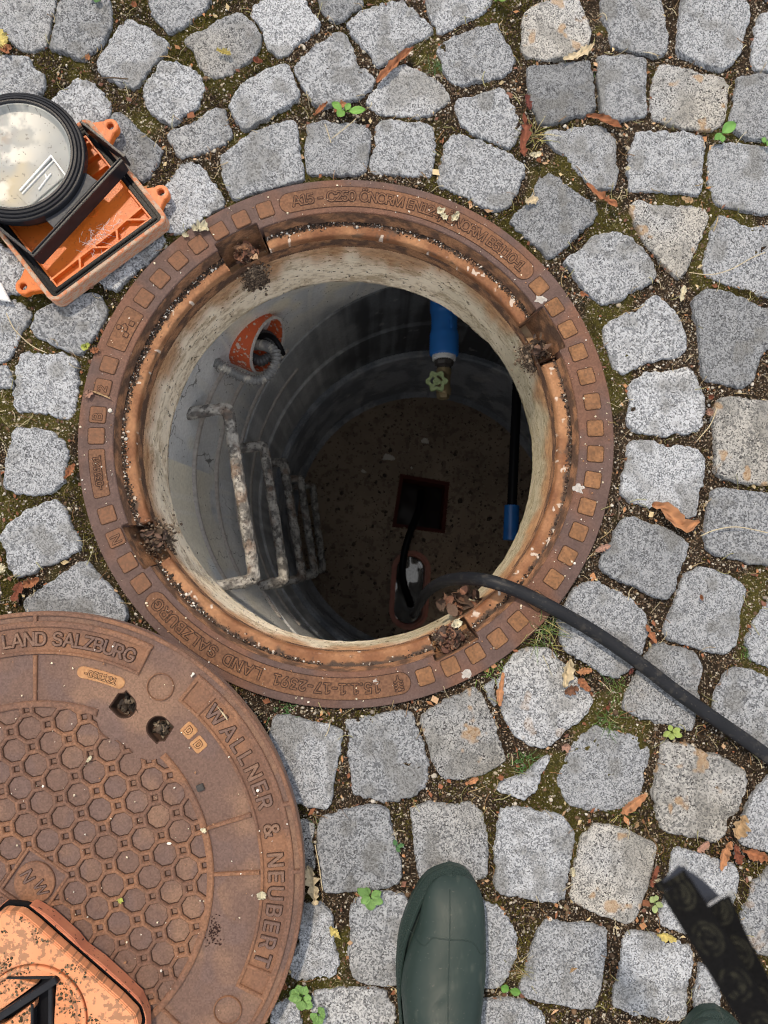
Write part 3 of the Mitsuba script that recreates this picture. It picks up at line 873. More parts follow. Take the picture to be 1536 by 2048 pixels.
def in_notch(a):
    return any(abs((a - b + 180) % 360 - 180) < NW for b in NOTCH)


ring = Point(FX, FY).buffer(R_OUT, quad_segs=72).difference(Point(FX, FY).buffer(NI, quad_segs=72))
pockets = [sector(FX, FY, .30, NR, b - NW, b + NW, 10).buffer(-.003).buffer(.003) for b in NOTCH]
ring = ring.difference(shapely.union_all(pockets))
put('rim', bevelled(ring, -.030, TOPZ, .0012), 'iron', frame, smooth=False)
# the wall below the rim, the orange seat, the stained lip below it: between the pockets
seat_parts, wall_parts, lip_parts = [], [], []
for i, b in enumerate(NOTCH):
    a0, a1 = b + NW + .3, b + 90 - NW - .3
    n = 90
    wall_parts.append(revolve([(.3432, -.001), (.3415, -.006), (.3385, -.018), (.3375, -.026)], n, FX, FY, a0, a1))
    prof = [(.3390, -.0215), (.3350, -.0222), (.3300, -.0226), (.3250, -.0230), (.3215, -.0236), (.3192, -.0250), (.3180, -.0285), (.3176, -.036)]
    s = revolve(prof, n, FX, FY, a0, a1)
    v = np.asarray(s.vertices)
    v[:, 2] += .0022 * (meshkit.fbm(v * 70, 3, 50) - .5)
    v[:, :2] += (v[:, :2] - RC) / np.linalg.norm(v[:, :2] - RC, axis=1, keepdims=True) * (.0016 * (meshkit.fbm(v * 130, 2, 51) - .5))[:, None]
    ends = [extrude(sector(FX, FY, .3180, .3400, a - .25, a + .25, 3), -.060, -.0242) for a in (a0, a1)]
    seat_parts.append(cat_meshes([trimesh.Trimesh(v, s.faces, process=False)] + ends))
for w in wall_parts:
    put('rim_wall', w, 'wallrust', frame, smooth=True)
for s in seat_parts:
    put('seat', s, 'seat', frame, smooth=40)
put('lip', revolve([(.3176, -.0355), (.3172, -.050), (.3180, -.064)], 220, FX, FY), 'wallrust', frame, smooth=True)
for b in NOTCH:
    pk = cat_meshes([revolve([(NR, -.0005), (NR - .001, -.030), (.340, -.058), (.3195, -.062)], 16, FX, FY, b - NW, b + NW)] +
                    [revolve([(.318, -.060), (.318, -.026)], 2, FX, FY, b - NW, b - NW + .01)])
    sides = []
    for s in (-1, 1):
        a = math.radians(b + s * NW)
        c, q = math.cos(a), math.sin(a)
        sides.append(trimesh.Trimesh([(FX + r * c, FY + r * q, z) for r, z in ((.3180, -.062), (NR, -.062), (NR, -.0008), (.344, -.0008), (.338, -.024), (.3180, -.024))], [[0, 1, 2], [0, 2, 3], [0, 3, 4], [0, 4, 5]], process=False))
    put('lug_pocket', cat_meshes([pk] + sides), 'wallrust', frame, smooth=30)
# raised square studs
STUD = [38.5, 32.4, 26.3, 20.3, 14.3, 8.2, 1.9, -4.1, -10.2, -16.6, -22.7, -28.8, -35.0, -41.3, -47.6, -53.7, -59.7, -66.0, -72.1, 110.0, 116.1, 122.0, 127.9, 133.9, 139.9, 145.8,
        163.5, 168.9, 175.4, -179.7, -161.3, -155.6, -149.4, -143.8]
outline, lett = [], []
PR = .3672
for a in STUD:
    p = rounded_rect(FX + PR * math.cos(math.radians(a)), FY + PR * math.sin(math.radians(a)), .0235, .0235, .003, a)
    put('stud', bevelled(p, TOPZ - .0005, TOPZ + .0017, .0008), 'pad', frame, smooth=False)
    outline.append(p.buffer(.0011).difference(p.buffer(-.0002)))


def pad_sector(a0, a1, half):
    p = sector(FX, FY, PR - half, PR + half, a0, a1, max(6, int(abs(a1 - a0) * 1.2)))
    return p.buffer(-half * .0)


def round_ends(a0, a1, half):
    h = half * .98
    d = math.degrees(h / PR)
    arc = LineString([(FX + PR * math.cos(math.radians(t)), FY + PR * math.sin(math.radians(t))) for t in np.linspace(a0 - d, a1 + d, 60)])
    return arc.buffer(h, quad_segs=8)


for nm, p in (('lettered_panel', round_ends(106.4, 41.6, .0155)), ('lettered_panel', round_ends(-75.6, -140.6, .0155)),
              ('pictogram_panel', pad_sector(149.4, 159.4, .0145).buffer(-.003).buffer(.003)), ('number_panel', pad_sector(-176.6, -165.6, .0115).buffer(-.003).buffer(.003))):
    put(nm, bevelled(p, TOPZ - .0004, TOPZ + .0008, .0004), 'text_pad', frame, smooth=False)
    outline.append(p.buffer(.0010).difference(p.buffer(-.0002)))
LZ = TOPZ + .0008
glyphs = letters_on_arc('A15 - C250 ÖNORM EN124, ÖNORM B5110-1', FX, FY, PR + .0005, 103.4, 44.3, .0158)
glyphs += letters_on_arc('15.1.1-17-2391', FX, FY, PR, -82.5, -106.5, .0150)
glyphs += letters_on_arc('LAND SALZBURG', FX, FY, PR, -109.5, -138.6, .0160)
glyphs += letters_on_arc('-031121', FX, FY, PR, -167.3, -175.0, .0105)
g2 = letters_on_arc('B', FX, FY, PR, 176.6, 174.2, .0135) + letters_on_arc('N', FX, FY, PR, -154.4, -156.8, .0140) + letters_on_arc('2', FX, FY, PR, 169.9, 167.9, .0130)


def local(a, u, w):
    """Point at angle a, u along the clockwise tangent, w outward from the studs' circle."""
    t = math.radians(a)
    return (FX + (PR + w) * math.cos(t) + u * math.sin(t), FY + (PR + w) * math.sin(t) - u * math.cos(t))


# worker pictogram: head, bent body, blocks; and the little sprig emblem
pic = [Point(local(154.4, -.001, .009)).buffer(.0030), Polygon([local(154.4, *q) for q in ((.003, .006), (.0075, .003), (.004, -.003), (-.002, -.004), (-.002, -.001), (.001, .001))]),
       Polygon([local(154.4, *q) for q in ((-.010, -.003), (-.004, -.003), (-.004, -.009), (-.010, -.009))]), Polygon([local(154.4, *q) for q in ((.009, -.003), (.015, -.003), (.015, -.009), (.009, -.009))])]
sprig = [LineString([local(-78.3, 0, -.010), local(-78.3, 0, .010)]).buffer(.0007)]
for w in (-.006, -.002, .002, .006):
    for s in (-1, 1):
        sprig.append(LineString([local(-78.3, 0, w), local(-78.3, s * .0035, w + .004), local(-78.3, s * .0055, w + .0035)]).buffer(.0007))
glyphs += pic + sprig
for g in glyphs[:-len(pic + sprig)]:
    put('letter', extrude(g, LZ - .0003, LZ + .0009), 'text_pad', frame, smooth=False)
put('pictogram', extrude(shapely.union_all(pic), LZ - .0003, LZ + .0009), 'text_pad', frame, smooth=False)
put('sprig_emblem', extrude(shapely.union_all(sprig), LZ - .0003, LZ + .0009), 'text_pad', frame, smooth=False)
for g in g2:
    put('letter', extrude(g, TOPZ + .0012, TOPZ + .0025), 'pad', frame, smooth=False)
dirt = shapely.union_all(outline)  # dark strips paint groove shade as well as dirt round the studs
gl = shapely.union_all([g.buffer(.0013) for g in glyphs]).difference(shapely.union_all([g.buffer(-.0001) for g in glyphs]))
gl2 = shapely.union_all([g.buffer(.0009) for g in g2]).difference(shapely.union_all(g2))
put('packed_dirt', cat_meshes([extrude(dirt, TOPZ - .0004, TOPZ + .0004), extrude(gl, LZ - .0004, LZ + .0003), extrude(gl2, TOPZ + .001, TOPZ + .0020)]), 'iron_dirt', frame, smooth=False,
    kind='stuff', label='dark outline strips painting groove shade and dirt around the raised studs and letters')
# mortar blobs stuck to the rim
rg = np.random.default_rng(61)
for x, y, w in ((752, 1362, .013), (932, 1348, .011), (1080, 600, .012), (1158, 977, .013)):
    c = at(x, y)
    a = np.linspace(0, 2 * np.pi, 18, endpoint=False)
    r = w * .62 * (.45 + 1.1 * meshkit.noise(np.c_[np.cos(a), np.sin(a), np.full(18, x)] * 2.5))
    p = Polygon(np.c_[c[0] + r * np.cos(a), c[1] + r * .8 * np.sin(a)])
    put('mortar_blob', cat_meshes([extrude(p, TOPZ - .0003, TOPZ + .0007), extrude(p.buffer(-.0025), TOPZ + .0005, TOPZ + .0013)]), 'mortar', frame, smooth=False)


def crumbs(pts, size, pal, prob, rng):
    pts = np.asarray(pts)
    col = np.array(pal)[rng.choice(len(pal), len(pts), p=prob)] * rng.uniform(.7, 1.2, (len(pts), 1))
    return pebbles(pts[:, :2], pts[:, 2], size, col, rng, .8)


# dirt that collected in the corner of the seat, all round
rg = np.random.default_rng(62)
n = 16000
a = rg.uniform(-180, 180, n)
dens = meshkit.fbm(np.c_[np.cos(np.radians(a)) * 5, np.sin(np.radians(a)) * 5, np.zeros(n)], 3, 70)
heavy = np.clip((dens - .30) * 3.0, .12, 1)
left = np.cos(np.radians(a - 165)) * .35 + .70
low = np.where((a > -130) & (a < -40), .35, 1)
ok = (rg.random(n) < heavy * left * low) & ~np.array([in_notch(t) for t in a])
a = a[ok]
n = len(a)
sp = np.abs(rg.normal(0, .0034, n))
r = .3378 - sp
z = -.0232 + np.clip(.0075 - sp * .8, 0, .01) * rg.uniform(.1, 1, n) * (.4 + .9 * np.clip(dens[ok] - .3, 0, 1))
P = np.c_[FX + r * np.cos(np.radians(a)), FY + r * np.sin(np.radians(a)), z]
m, vc = crumbs(P, np.minimum(rg.lognormal(math.log(.0010), .42, n), .0034), [(.035, .026, .02), (.07, .045, .035), (.60, .56, .50), (.16, .09, .055), (.30, .17, .10)], [.42, .26, .09, .15, .08], rg)
scene['seat_dirt'] = mikit.ply(m, 'm_vertex', True, color=vc)
labels['seat_dirt'] = {'kind': 'stuff', 'label': 'black crumbly dirt lying on the rusty seat of the frame', 'category': 'dirt'}


def flakes(n, c, spread, size, pal, rng, thick=.0004):
    """n crumpled leaf scraps heaped round c."""
    vs, fs, cs = [], [], []
    for i in range(n):
        L, W = rng.uniform(*size), rng.uniform(.35, .8)
        u = np.linspace(-1, 1, 5); w = np.linspace(-1, 1, 3)
        U, Wd = np.meshgrid(u, w, indexing='ij')
        half = (1 - .75 * U ** 2) * W
        x, y = U * L, Wd * half * L
        zz = rng.normal(0, .35) * L * U ** 2 + rng.normal(0, .5) * L * Wd ** 2 + rng.normal(0, .12, U.shape) * L
        P = np.stack([x, y, zz], -1).reshape(-1, 3)
        q = trimesh.transformations.random_rotation_matrix(rng.random(3))[:3, :3]
        tl = trimesh.transformations.euler_matrix(rng.normal(0, .55), rng.normal(0, .55), rng.uniform(0, 6.28))[:3, :3]
        P = P @ tl.T + c + rng.normal(0, 1, 3) * spread
        f = grid_faces(5, 3)
        k = len(P)
        P2 = P + [0, 0, thick]
        vs.append(np.vstack([P, P2])); fs.append(np.vstack([f, f[:, ::-1] + k]) + i * 2 * k)
        cs.append(np.tile(np.array(pal[rng.integers(len(pal))]) * rng.uniform(.7, 1.2), (2 * k, 1)))
    return trimesh.Trimesh(np.vstack(vs), np.vstack(fs), process=False), np.vstack(cs)


def clump(label, a, r, z, n_fl, n_cr, spread, pal, seed, hang=0.0):
    rng = np.random.default_rng(seed)
    t = math.radians(a)
    c = np.array([FX + r * math.cos(t), FY + r * math.sin(t), z])
    k = thing('debris_clump', label, 'debris')
    m1, c1 = flakes(n_fl, c + [0, 0, .006], np.array(spread) * .75, (.0035, .0105), pal, rng)
    P = c + rng.normal(0, 1, (n_cr, 3)) * spread
    n_cr = len(P)
    if hang:
        h = rng.random(n_cr)
        P = P + np.outer(h, [-hang * math.cos(t) * .10, -hang * math.sin(t) * .10, -hang])
        rr = np.hypot(P[:, 0] - FX, P[:, 1] - FY)
        lim = np.where(P[:, 2] < -.05, .3150, .352)
        s = np.minimum(1, lim / rr)
        P[:, 0], P[:, 1] = FX + (P[:, 0] - FX) * s, FY + (P[:, 1] - FY) * s
    m2, c2 = crumbs(P, np.minimum(rng.lognormal(math.log(.00125), .45, n_cr), .0032), [(.075, .055, .042), (.13, .095, .07), (.20, .15, .11), (.33, .25, .18)], [.3, .3, .25, .15], rng)
    scene[k] = mikit.ply(cat_meshes([m1, m2]), 'm_vertex', True, color=np.vstack([c1, c2]))


LEAF_PAL = [(.24, .12, .08), (.15, .08, .06), (.32, .18, .11), (.11, .065, .05), (.42, .29, .19)]
DARK_PAL = [(.10, .07, .05), (.16, .10, .075), (.08, .055, .045)]
clump('heap of rusty brown dead leaves and mud in the upper left pocket of the frame', 118.9, .334, -.038, 70, 1300, (.0105, .0090, .0080), LEAF_PAL, 71, .085)
clump('dark tangle of rootlets in the upper right pocket of the frame', 26.0, .324, -.042, 30, 900, (.010, .010, .009), DARK_PAL, 72, .045)
clump('dark mossy dirt filling the left pocket of the frame', -152.5, .326, -.036, 26, 1300, (.011, .012, .006), DARK_PAL, 73, .030)
clump('wet maroon leaves and twigs in the bottom pocket of the frame', -63.2, .334, -.030, 110, 700, (.011, .008, .006), [(.14, .075, .06), (.10, .055, .045), (.22, .12, .08), (.07, .05, .042)], 74)
# the torn crust of dead leaf hanging at the neck, near the hose
rng = np.random.default_rng(75)
k = thing('debris_clump', 'torn crust of brown leaf and mud hanging from the neck beside the black hose', 'debris')
c = at(930, 1205, -.075)
m1, c1 = flakes(34, c, np.array([.017, .010, .008]), (.006, .016), [(.16, .09, .06), (.24, .12, .08), (.12, .08, .06)], rng)
scene[k] = mikit.ply(m1, 'm_vertex', True, color=c1)

# ------------------------------------------------------------------ the shaft below
shaft = thing('manhole_shaft', 'deep round concrete shaft with step irons under the open frame', 'manhole shaft')
nk = revolve([(.345, -.058), (.3195, -.060), (.3180, -.075), (.3175, -.10), (.3172, -.125), (.3170, -.15), (.3165, -.175), (.3150, -.193), (.3155, -.2005), (.375, -.203)], 320, FX, FY)
nk = nk.subdivide()
v = np.asarray(nk.vertices).copy()
ang = np.arctan2(v[:, 1] - FY, v[:, 0] - FX)
d = .0062 * (meshkit.fbm(np.c_[np.cos(ang) * 5, np.sin(ang) * 5, v[:, 2] * 60], 3, 81) - .5) + .0028 * (meshkit.fbm(np.c_[np.cos(ang) * 22, np.sin(ang) * 22, v[:, 2] * 260], 2, 82) - .5)
w = np.clip((-.062 - v[:, 2]) / .01, 0, 1)
v[:, 0] += np.cos(ang) * d * w; v[:, 1] += np.sin(ang) * d * w
put('neck_ring', trimesh.Trimesh(v, nk.faces, process=False), 'neck', shaft, smooth=True)
put('mortar_bed', revolve([(.394, -.029), (.412, -.031), (.412, -.207), (.360, -.2045)], 128, FX, FY), 'mortar', shaft, smooth=30)  # unseen skirt added to stop light leaking in under the frame
put('mortar_bed', revolve([(.3955, -.0302), (.356, -.0645), (.344, -.0650), (.344, -.0570)], 128, FX, FY), 'iron_dirt', shaft, smooth=30)  # second unseen ring added against light from below
CX, CY, CR = .190, .220, .490              # chamber axis and radius
FLOOR = -1.62
rows = [(FX, FY, .360, -.199)]
for t in np.linspace(0, 1, 12):
    rows.append((FX + (CX - FX) * t, FY + (CY - FY) * t, .330 + (CR - .330) * t, -.206 - .414 * t))


def loft(rows, n=200):
    a = np.linspace(0, 2 * np.pi, n, endpoint=False)
    v = np.stack([np.stack([x + r * np.cos(a), y + r * np.sin(a), np.full(n, z)], -1) for x, y, r, z in rows], 1).reshape(-1, 3)
    return trimesh.Trimesh(v, grid_faces(n, len(rows), True), process=False)


def ledge_rows(z, out=.0, w=.012):
    return [(CX, CY, CR + out, z), (CX, CY, CR + out - w, z - .004)]


put('cone', loft(rows), 'wall', shaft, smooth=40)
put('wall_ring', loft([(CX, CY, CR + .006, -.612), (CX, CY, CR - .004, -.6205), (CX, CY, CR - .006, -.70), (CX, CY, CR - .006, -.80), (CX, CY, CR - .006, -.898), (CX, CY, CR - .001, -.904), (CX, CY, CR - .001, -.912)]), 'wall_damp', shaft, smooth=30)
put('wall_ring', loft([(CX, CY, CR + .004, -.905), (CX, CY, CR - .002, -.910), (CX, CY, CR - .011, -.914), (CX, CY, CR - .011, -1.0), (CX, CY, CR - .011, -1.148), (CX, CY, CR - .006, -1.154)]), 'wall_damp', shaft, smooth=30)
put('base_ring', loft([(CX, CY, CR + .004, -1.146), (CX, CY, CR - .004, -1.152), (CX, CY, CR - .022, -1.149), (CX, CY, CR - .028, -1.156), (CX, CY, CR - .026, -1.30), (CX, CY, CR - .024, -1.5), (CX, CY, CR - .024, -1.60), (CX, CY, CR - .050, -1.632)]), 'wall_base', shaft, smooth=30)
# smears of the joints on the ladder side
for zz, out, a0, a1 in ((-.36, 0, 150, 215), (-.48, 0, 150, 212), (-.605, 0, 140, 218), (-.76, 0, 140, 222)):
    t = min(1, max(0, (-.206 - zz) / .414))
    x, y, r = FX + (CX - FX) * t, FY + (CY - FY) * t, .330 + (CR - .330) * t - (.006 if zz < -.62 else 0)
    sm = revolve([(r + .004, zz + .012), (r - .003, zz + .006), (r - .005, zz), (r + .003, zz - .010)], 60, x, y, a0, a1)
    v = np.asarray(sm.vertices)
    v[:, 2] += .008 * (meshkit.fbm(v * 12, 3, 90) - .5)
    put('mortar_joint', trimesh.Trimesh(v, sm.faces, process=False), 'mortar', shaft, smooth=True)
SQ = [at(802, 950, FLOOR)[:2], at(897, 966, FLOOR)[:2], at(888, 1065, FLOOR)[:2], at(786, 1052, FLOOR)[:2]]
sq = Polygon(SQ)
oc, oa = at(824, 1112, FLOOR)[:2], at(817, 1220, FLOOR)[:2]
d_ = (oa - oc)
oval = LineString([oc + d_ * .26, oc + d_ * 1.0]).buffer(.058, quad_segs=12)
oval_out = oval.buffer(.011, quad_segs=12)
fl = Point(CX, CY).buffer(CR - .022, quad_segs=40).difference(sq).difference(oval)
tri = trimesh.creation.triangulate_polygon(fl, engine='earcut') if False else None
put('floor', extrude(fl, FLOOR - .02, FLOOR), 'floor', shaft, smooth=False)
STEPS = [((455, 815), (510, 1160), -.30), ((527, 890), (570, 1163), -.60), ((567, 922), (605, 1157), -.90), ((600, 955), (630, 1150), -1.19), ((625, 970), (646, 1141), -1.45)]
for i, (p, q, z) in enumerate(STEPS):
    A, Bp = at(*p, z), at(*q, z)
    ax = (Bp - A) / np.linalg.norm(Bp - A)
    inward = np.array([-ax[1], ax[0], 0])
    if inward[0] > 0:
        inward = -inward
    L = .16
    pts = [A + inward * L + [0, 0, .012], A + inward * .03, A + inward * .006 - ax * -.004, A + ax * .012, A + ax * .10, A + ax * .2, Bp - ax * .10, Bp - ax * .012, Bp + inward * .006 - ax * .004, Bp + inward * .03, Bp + inward * L + [0, 0, .012]]
    path = spline(pts, 130)
    r = .0116 + .0030 * (meshkit.fbm(path * 45 + i, 3) - .5)
    tb = tube(path, r, 12)
    v = np.asarray(tb.vertices)
    v += np.asarray(tb.vertex_normals) * (.0034 * (meshkit.fbm(v * 150, 2, 91) - .5))[:, None]
    s = put('step_iron', trimesh.Trimesh(v, tb.faces, process=False), 'steel', shaft, smooth=True)
    grips = []
    for t in np.linspace(.08, .92, 34):    # the cast ribs of the tread
        c = A + (Bp - A) * t + [0, 0, .0098]
        g = trimesh.creation.box((.0035, .0125, .0034))
        g.apply_transform(trimesh.transformations.rotation_matrix(math.atan2(ax[1], ax[0]), [0, 0, 1]))
        g.apply_translation(c)
        grips.append(g)
    put('tread_rib', cat_meshes(grips), 'steel', s, smooth=False, kind='stuff', label='fine cast ribs across the step iron')

# openings in the floor
box_ = thing('floor_box', 'square red plastic inspection box with dark water sunk in the shaft floor', 'inspection box')
put('rim', extrude(sq.buffer(.003, join_style=2).difference(sq.buffer(-.003, join_style=2)), FLOOR - .003, FLOOR + .004), 'box_red', box_, smooth=False)
put('wall', cat_meshes([extrude(sq.buffer(.012, join_style=2).difference(sq.buffer(-.010, join_style=2)), FLOOR - .20, FLOOR - .0205), extrude(sq.buffer(-.0006, join_style=2).difference(sq.buffer(-.0100, join_style=2)), FLOOR - .0204, FLOOR - .0012)]), 'box_red', box_, smooth=False)
put('water', extrude(sq.buffer(-.010, join_style=2), FLOOR - .20, FLOOR - .115), 'silt', box_, smooth=False)
ov = thing('floor_gully', 'oval open drain with a pale red plastic rim and glinting water', 'drain')
put('rim', bevelled(oval_out.difference(oval.buffer(-.001)), FLOOR - .01, FLOOR + .016, .004), 'red_pipe', ov, smooth=False)
put('wall', cat_meshes([extrude(oval.buffer(.012).difference(oval.buffer(-.007)), FLOOR - .16, FLOOR - .0205), extrude(oval.buffer(-.0008).difference(oval.buffer(-.0068)), FLOOR - .0204, FLOOR - .0012)]), 'red_pipe', ov, smooth=False)
put('water', extrude(oval.buffer(-.008), FLOOR - .16, FLOOR - .085), 'water', ov, smooth=False)
cb = thing('drain_hose', 'thin black hose running between the two floor openings', 'hose')
put('sleeve', tube(spline([at(842, 985, FLOOR - .06), at(838, 1020, FLOOR + .02), at(822, 1060, FLOOR + .05), at(808, 1110, FLOOR + .055), at(806, 1160, FLOOR + .04), at(822, 1210, FLOOR - .05)], 50), .0125, 14), 'black', cb, smooth=True)
# chips of mortar on the floor
for i, (x, y, w, lab) in enumerate(((775, 914, .022, 'elongated pale mortar flake lying on the shaft floor'), (727, 943, .013, 'small white mortar chip on the brown shaft floor'), (850, 882, .018, 'beige mortar chip on the floor nearest the green valve wheel'), (823, 936, .008, 'tiny white chip just above the square floor box'))):
    rr = np.random.default_rng(100 + i)
    a = np.sort(rr.uniform(0, 2 * np.pi, 9))
    c = at(x, y, FLOOR)
    p = Polygon(np.c_[c[0] + w * rr.uniform(.6, 1.15, 9) * np.cos(a) * (1.3 if i == 0 else .9), c[1] + w * rr.uniform(.5, .9, 9) * np.sin(a) * .8])
    k = thing('mortar_chip', lab, 'chip')
    put(k, bevelled(p.buffer(0), FLOOR - .002, FLOOR + .008, .002), 'chip', None, smooth=False)
    USED.add(k)
rg = np.random.default_rng(110)
n = 2600
rad = CR * .9 * np.sqrt(rg.random(n)); a = rg.uniform(0, 2 * np.pi, n)
P = np.c_[CX + rad * np.cos(a), CY + rad * np.sin(a)]
P = P[~shapely.contains_xy(shapely.union_all([sq, oval_out]), P)]
m, vc = crumbs(np.c_[P, np.full(len(P), FLOOR + .001)], np.minimum(rg.lognormal(math.log(.0022), .5, len(P)), .008), [(.06, .045, .035), (.12, .09, .065), (.25, .2, .15)], [.55, .35, .10], rg)
scene['floor_dirt'] = mikit.ply(m, 'm_vertex', True, color=vc)
labels['floor_dirt'] = {'kind': 'stuff', 'label': 'dark dirt crumbs strewn over the shaft floor', 'category': 'dirt'}

# the orange pipe stub and the grey conduits in the wall
def axis_frame(d):
    d = np.asarray(d, float) / np.linalg.norm(d)
    u = np.cross(d, [0, 0, 1.0]); u /= np.linalg.norm(u)
    return d, u, np.cross(u, d)


def pipe(c0, c1, ro, ri, n=48):
    d, u, w = axis_frame(np.asarray(c1) - np.asarray(c0))
    a = np.linspace(0, 2 * np.pi, n, endpoint=False)
    e = np.cos(a)[:, None] * u + np.sin(a)[:, None] * w
    v = np.concatenate([[c0 + e * ro, c1 + e * ro, c1 + e * ri, c0 + e * ri]]).transpose(1, 0, 2).reshape(-1, 3)
    return trimesh.Trimesh(v, grid_faces(n, 4, True), process=False)


Z1 = -.355
din = np.array([.877, -.429, .225]); din /= np.linalg.norm(din)
c1 = at(527, 688, Z1) + din * .010
stub = thing('pipe_stub', 'short orange plastic pipe end with flaking whitewash sticking out of the shaft wall', 'pipe')
put('pipe', pipe(c1 - din * .26, c1, .0595, .0550), 'orange_pipe', stub, smooth=40)
put('pipe_rim', pipe(c1 - din * .0015, c1 + din * .0014, .0600, .0542), 'mortar', stub, smooth=40)
put('mortar_collar', pipe(c1 - din * .20, c1 - din * .085, .086, .058), 'neck', stub, smooth=40)


def ribbed(path, r, pitch=.0042, depth=.0022):
    s = spline(path, 400)
    L = np.r_[0, np.cumsum(np.linalg.norm(np.diff(s, axis=0), axis=1))]
    q = np.arange(0, L[-1], pitch / 4)
    P = np.stack([np.interp(q, L, s[:, k]) for k in range(3)], 1)
    rr = r - depth * (.5 - .5 * np.cos(q / pitch * 2 * np.pi))
    return tube(P, rr, 16)


cd = thing('conduit', 'grey corrugated conduit looping out of the wall under the orange pipe stub', 'conduit')
scene[cd] = mikit.ply(ribbed([at(422, 716, -.30), at(447, 735, -.31), at(480, 752, -.325), at(512, 761, -.340), at(538, 748, -.345), at(552, 722, -.340), at(548, 700, -.345), at(524, 690, -.36), at(500, 690, -.38)], .0112, .0066, .0040), 'm_conduit', True)
cd = thing('conduit', 'dark grey corrugated conduit curled inside the orange pipe stub', 'conduit')
scene[cd] = mikit.ply(ribbed([at(505, 716, -.375), at(522, 722, -.365), at(542, 710, -.355), at(550, 690, -.352), at(536, 672, -.362), at(512, 668, -.38)], .0108, .0066, .0036), 'm_conduit_dark', True)
kb = thing('cable', 'black cable bent over the conduit inside the orange pipe stub', 'cable')
scene[kb] = mikit.ply(tube(spline([at(512, 682, -.375), at(530, 670, -.350), at(548, 677, -.338), at(560, 694, -.342), at(566, 708, -.36)], 40), .0052, 12), 'm_black', True)

# the water tap: blue coupling, valve with its green hand wheel
ZV = -.60
val = thing('water_valve', 'blue pipe coupling with brass valve and green hand wheel on the shaft wall', 'water valve')


def turned(c0, d, prof, n=40):
    d, u, w = axis_frame(d)
    a = np.linspace(0, 2 * np.pi, n, endpoint=False)
    e = np.cos(a)[:, None] * u + np.sin(a)[:, None] * w
    v = np.stack([np.asarray(c0) + d * s + e * r for r, s in prof], 1).reshape(-1, 3)
    return trimesh.Trimesh(v, grid_faces(n, len(prof), True), process=False)


b0, b1 = at(889, 598, ZV), at(888, 712, ZV)
dv = b1 - b0; Lv = np.linalg.norm(dv)
put('pipe', turned(b0 - dv / Lv * .14, dv, [(.0245, 0), (.0245, .16)]), 'black', val, smooth=30)
put('coupling', turned(b0, dv, [(.026, -.02), (.0330, -.016), (.0335, .030), (.0320, .034), (.0300, .040), (.0300, .074), (.0315, .080), (.0335, .086), (.0335, Lv - .004), (.031, Lv), (.012, Lv)]), 'bluepipe', val, smooth=30)
lug = trimesh.creation.box((.006, .030, .006)); lug.apply_translation(b0 + dv * .48 + [.012, 0, .029])
put('coupling_rib', lug, 'bluepipe', val, smooth=False)
put('collar', turned(b1, dv, [(.012, -.002), (.0265, -.002), (.0275, .003), (.0265, .010), (.012, .010)]), 'white_plastic', val, smooth=30)
put('nut', turned(b1 + dv / Lv * .010, dv, [(.010, 0), (.021, 0), (.023, .004), (.021, .012), (.016, .014), (.017, .020), (.010, .020)], 8), 'darkmetal', val, smooth=False)
put('valve_body', cat_meshes([turned(b1 + dv / Lv * .028, dv, [(.008, 0), (.0165, .002), (.0175, .012), (.0150, .020), (.015, .044), (.0175, .050), (.0165, .062), (.008, .064)], 20),
                             turned(b1 + dv / Lv * .052 + [0, 0, .0], [-.25, .05, 1.0], [(.010, 0), (.0115, .012), (.009, .030), (.005, .036)], 16)]), 'brass', val, smooth=30)
tail = at(886, 797, ZV)
put('outlet', cat_meshes([turned(tail, dv, [(.004, -.028), (.0125, -.028), (.0125, -.012), (.0145, -.010), (.0145, 0), (.008, 0), (.008, -.02)], 6)]), 'brass', val, smooth=False)
wc = at(873, 764, ZV + .045)
wa = np.linspace(0, 2 * np.pi, 97)[:-1]
wr = .0218 + .0032 * np.cos(wa * 6)
star = Polygon(np.c_[wc[0] + wr * np.cos(wa), wc[1] + wr * np.sin(wa)])
holes = [LineString([(wc[0] + .0112 * math.cos(t), wc[1] + .0112 * math.sin(t)) for t in np.linspace(b + .35, b + 1.35, 6)]).buffer(.0028) for b in np.arange(3) * 2.094]
st = star.difference(shapely.union_all(holes))
wh = put('hand_wheel', cat_meshes([bevelled(st, wc[2], wc[2] + .008, .002), bevelled(star.difference(star.buffer(-.006)), wc[2] + .0078, wc[2] + .0105, .001)]), 'wheel', val, smooth=False)
put('hub_screw', turned([wc[0], wc[1], wc[2] + .008], [0, 0.0001, 1], [(.0005, .004), (.0040, .004), (.0045, 0)], 12), 'wheel', wh, smooth=30)
dp = thing('wall_pipe', 'dark pipe with a deep blue coupling along the right hand wall of the shaft', 'pipe')
ZP = -.92
p0, p1, p2 = at(1040, 640, ZP), at(1024, 1010, ZP), at(1021, 1080, ZP)
put('pipe', turned(p0, p1 - p0, [(.013, 0), (.013, np.linalg.norm(p1 - p0))], 20), 'black', dp, smooth=30)
put('coupling', turned(p1, p2 - p1, [(.013, 0), (.020, .002), (.020, np.linalg.norm(p2 - p1)), (.008, np.linalg.norm(p2 - p1) + .002)], 24), 'bluepipe', dp, smooth=30)

# ------------------------------------------------------------------ the lifted cover, lying on the setts
KX, KY = COVER_C
BZ, WZ = COVER_Z - .0040, COVER_Z          # sunk ground of the relief, top of the relief
cover_k = thing('manhole_cover', 'round rusty cast iron cover lying on the cobbles beside the open manhole', 'manhole cover')


def kp(a, r):
    return (KX + r * math.cos(math.radians(a)), KY + r * math.sin(math.radians(a)))


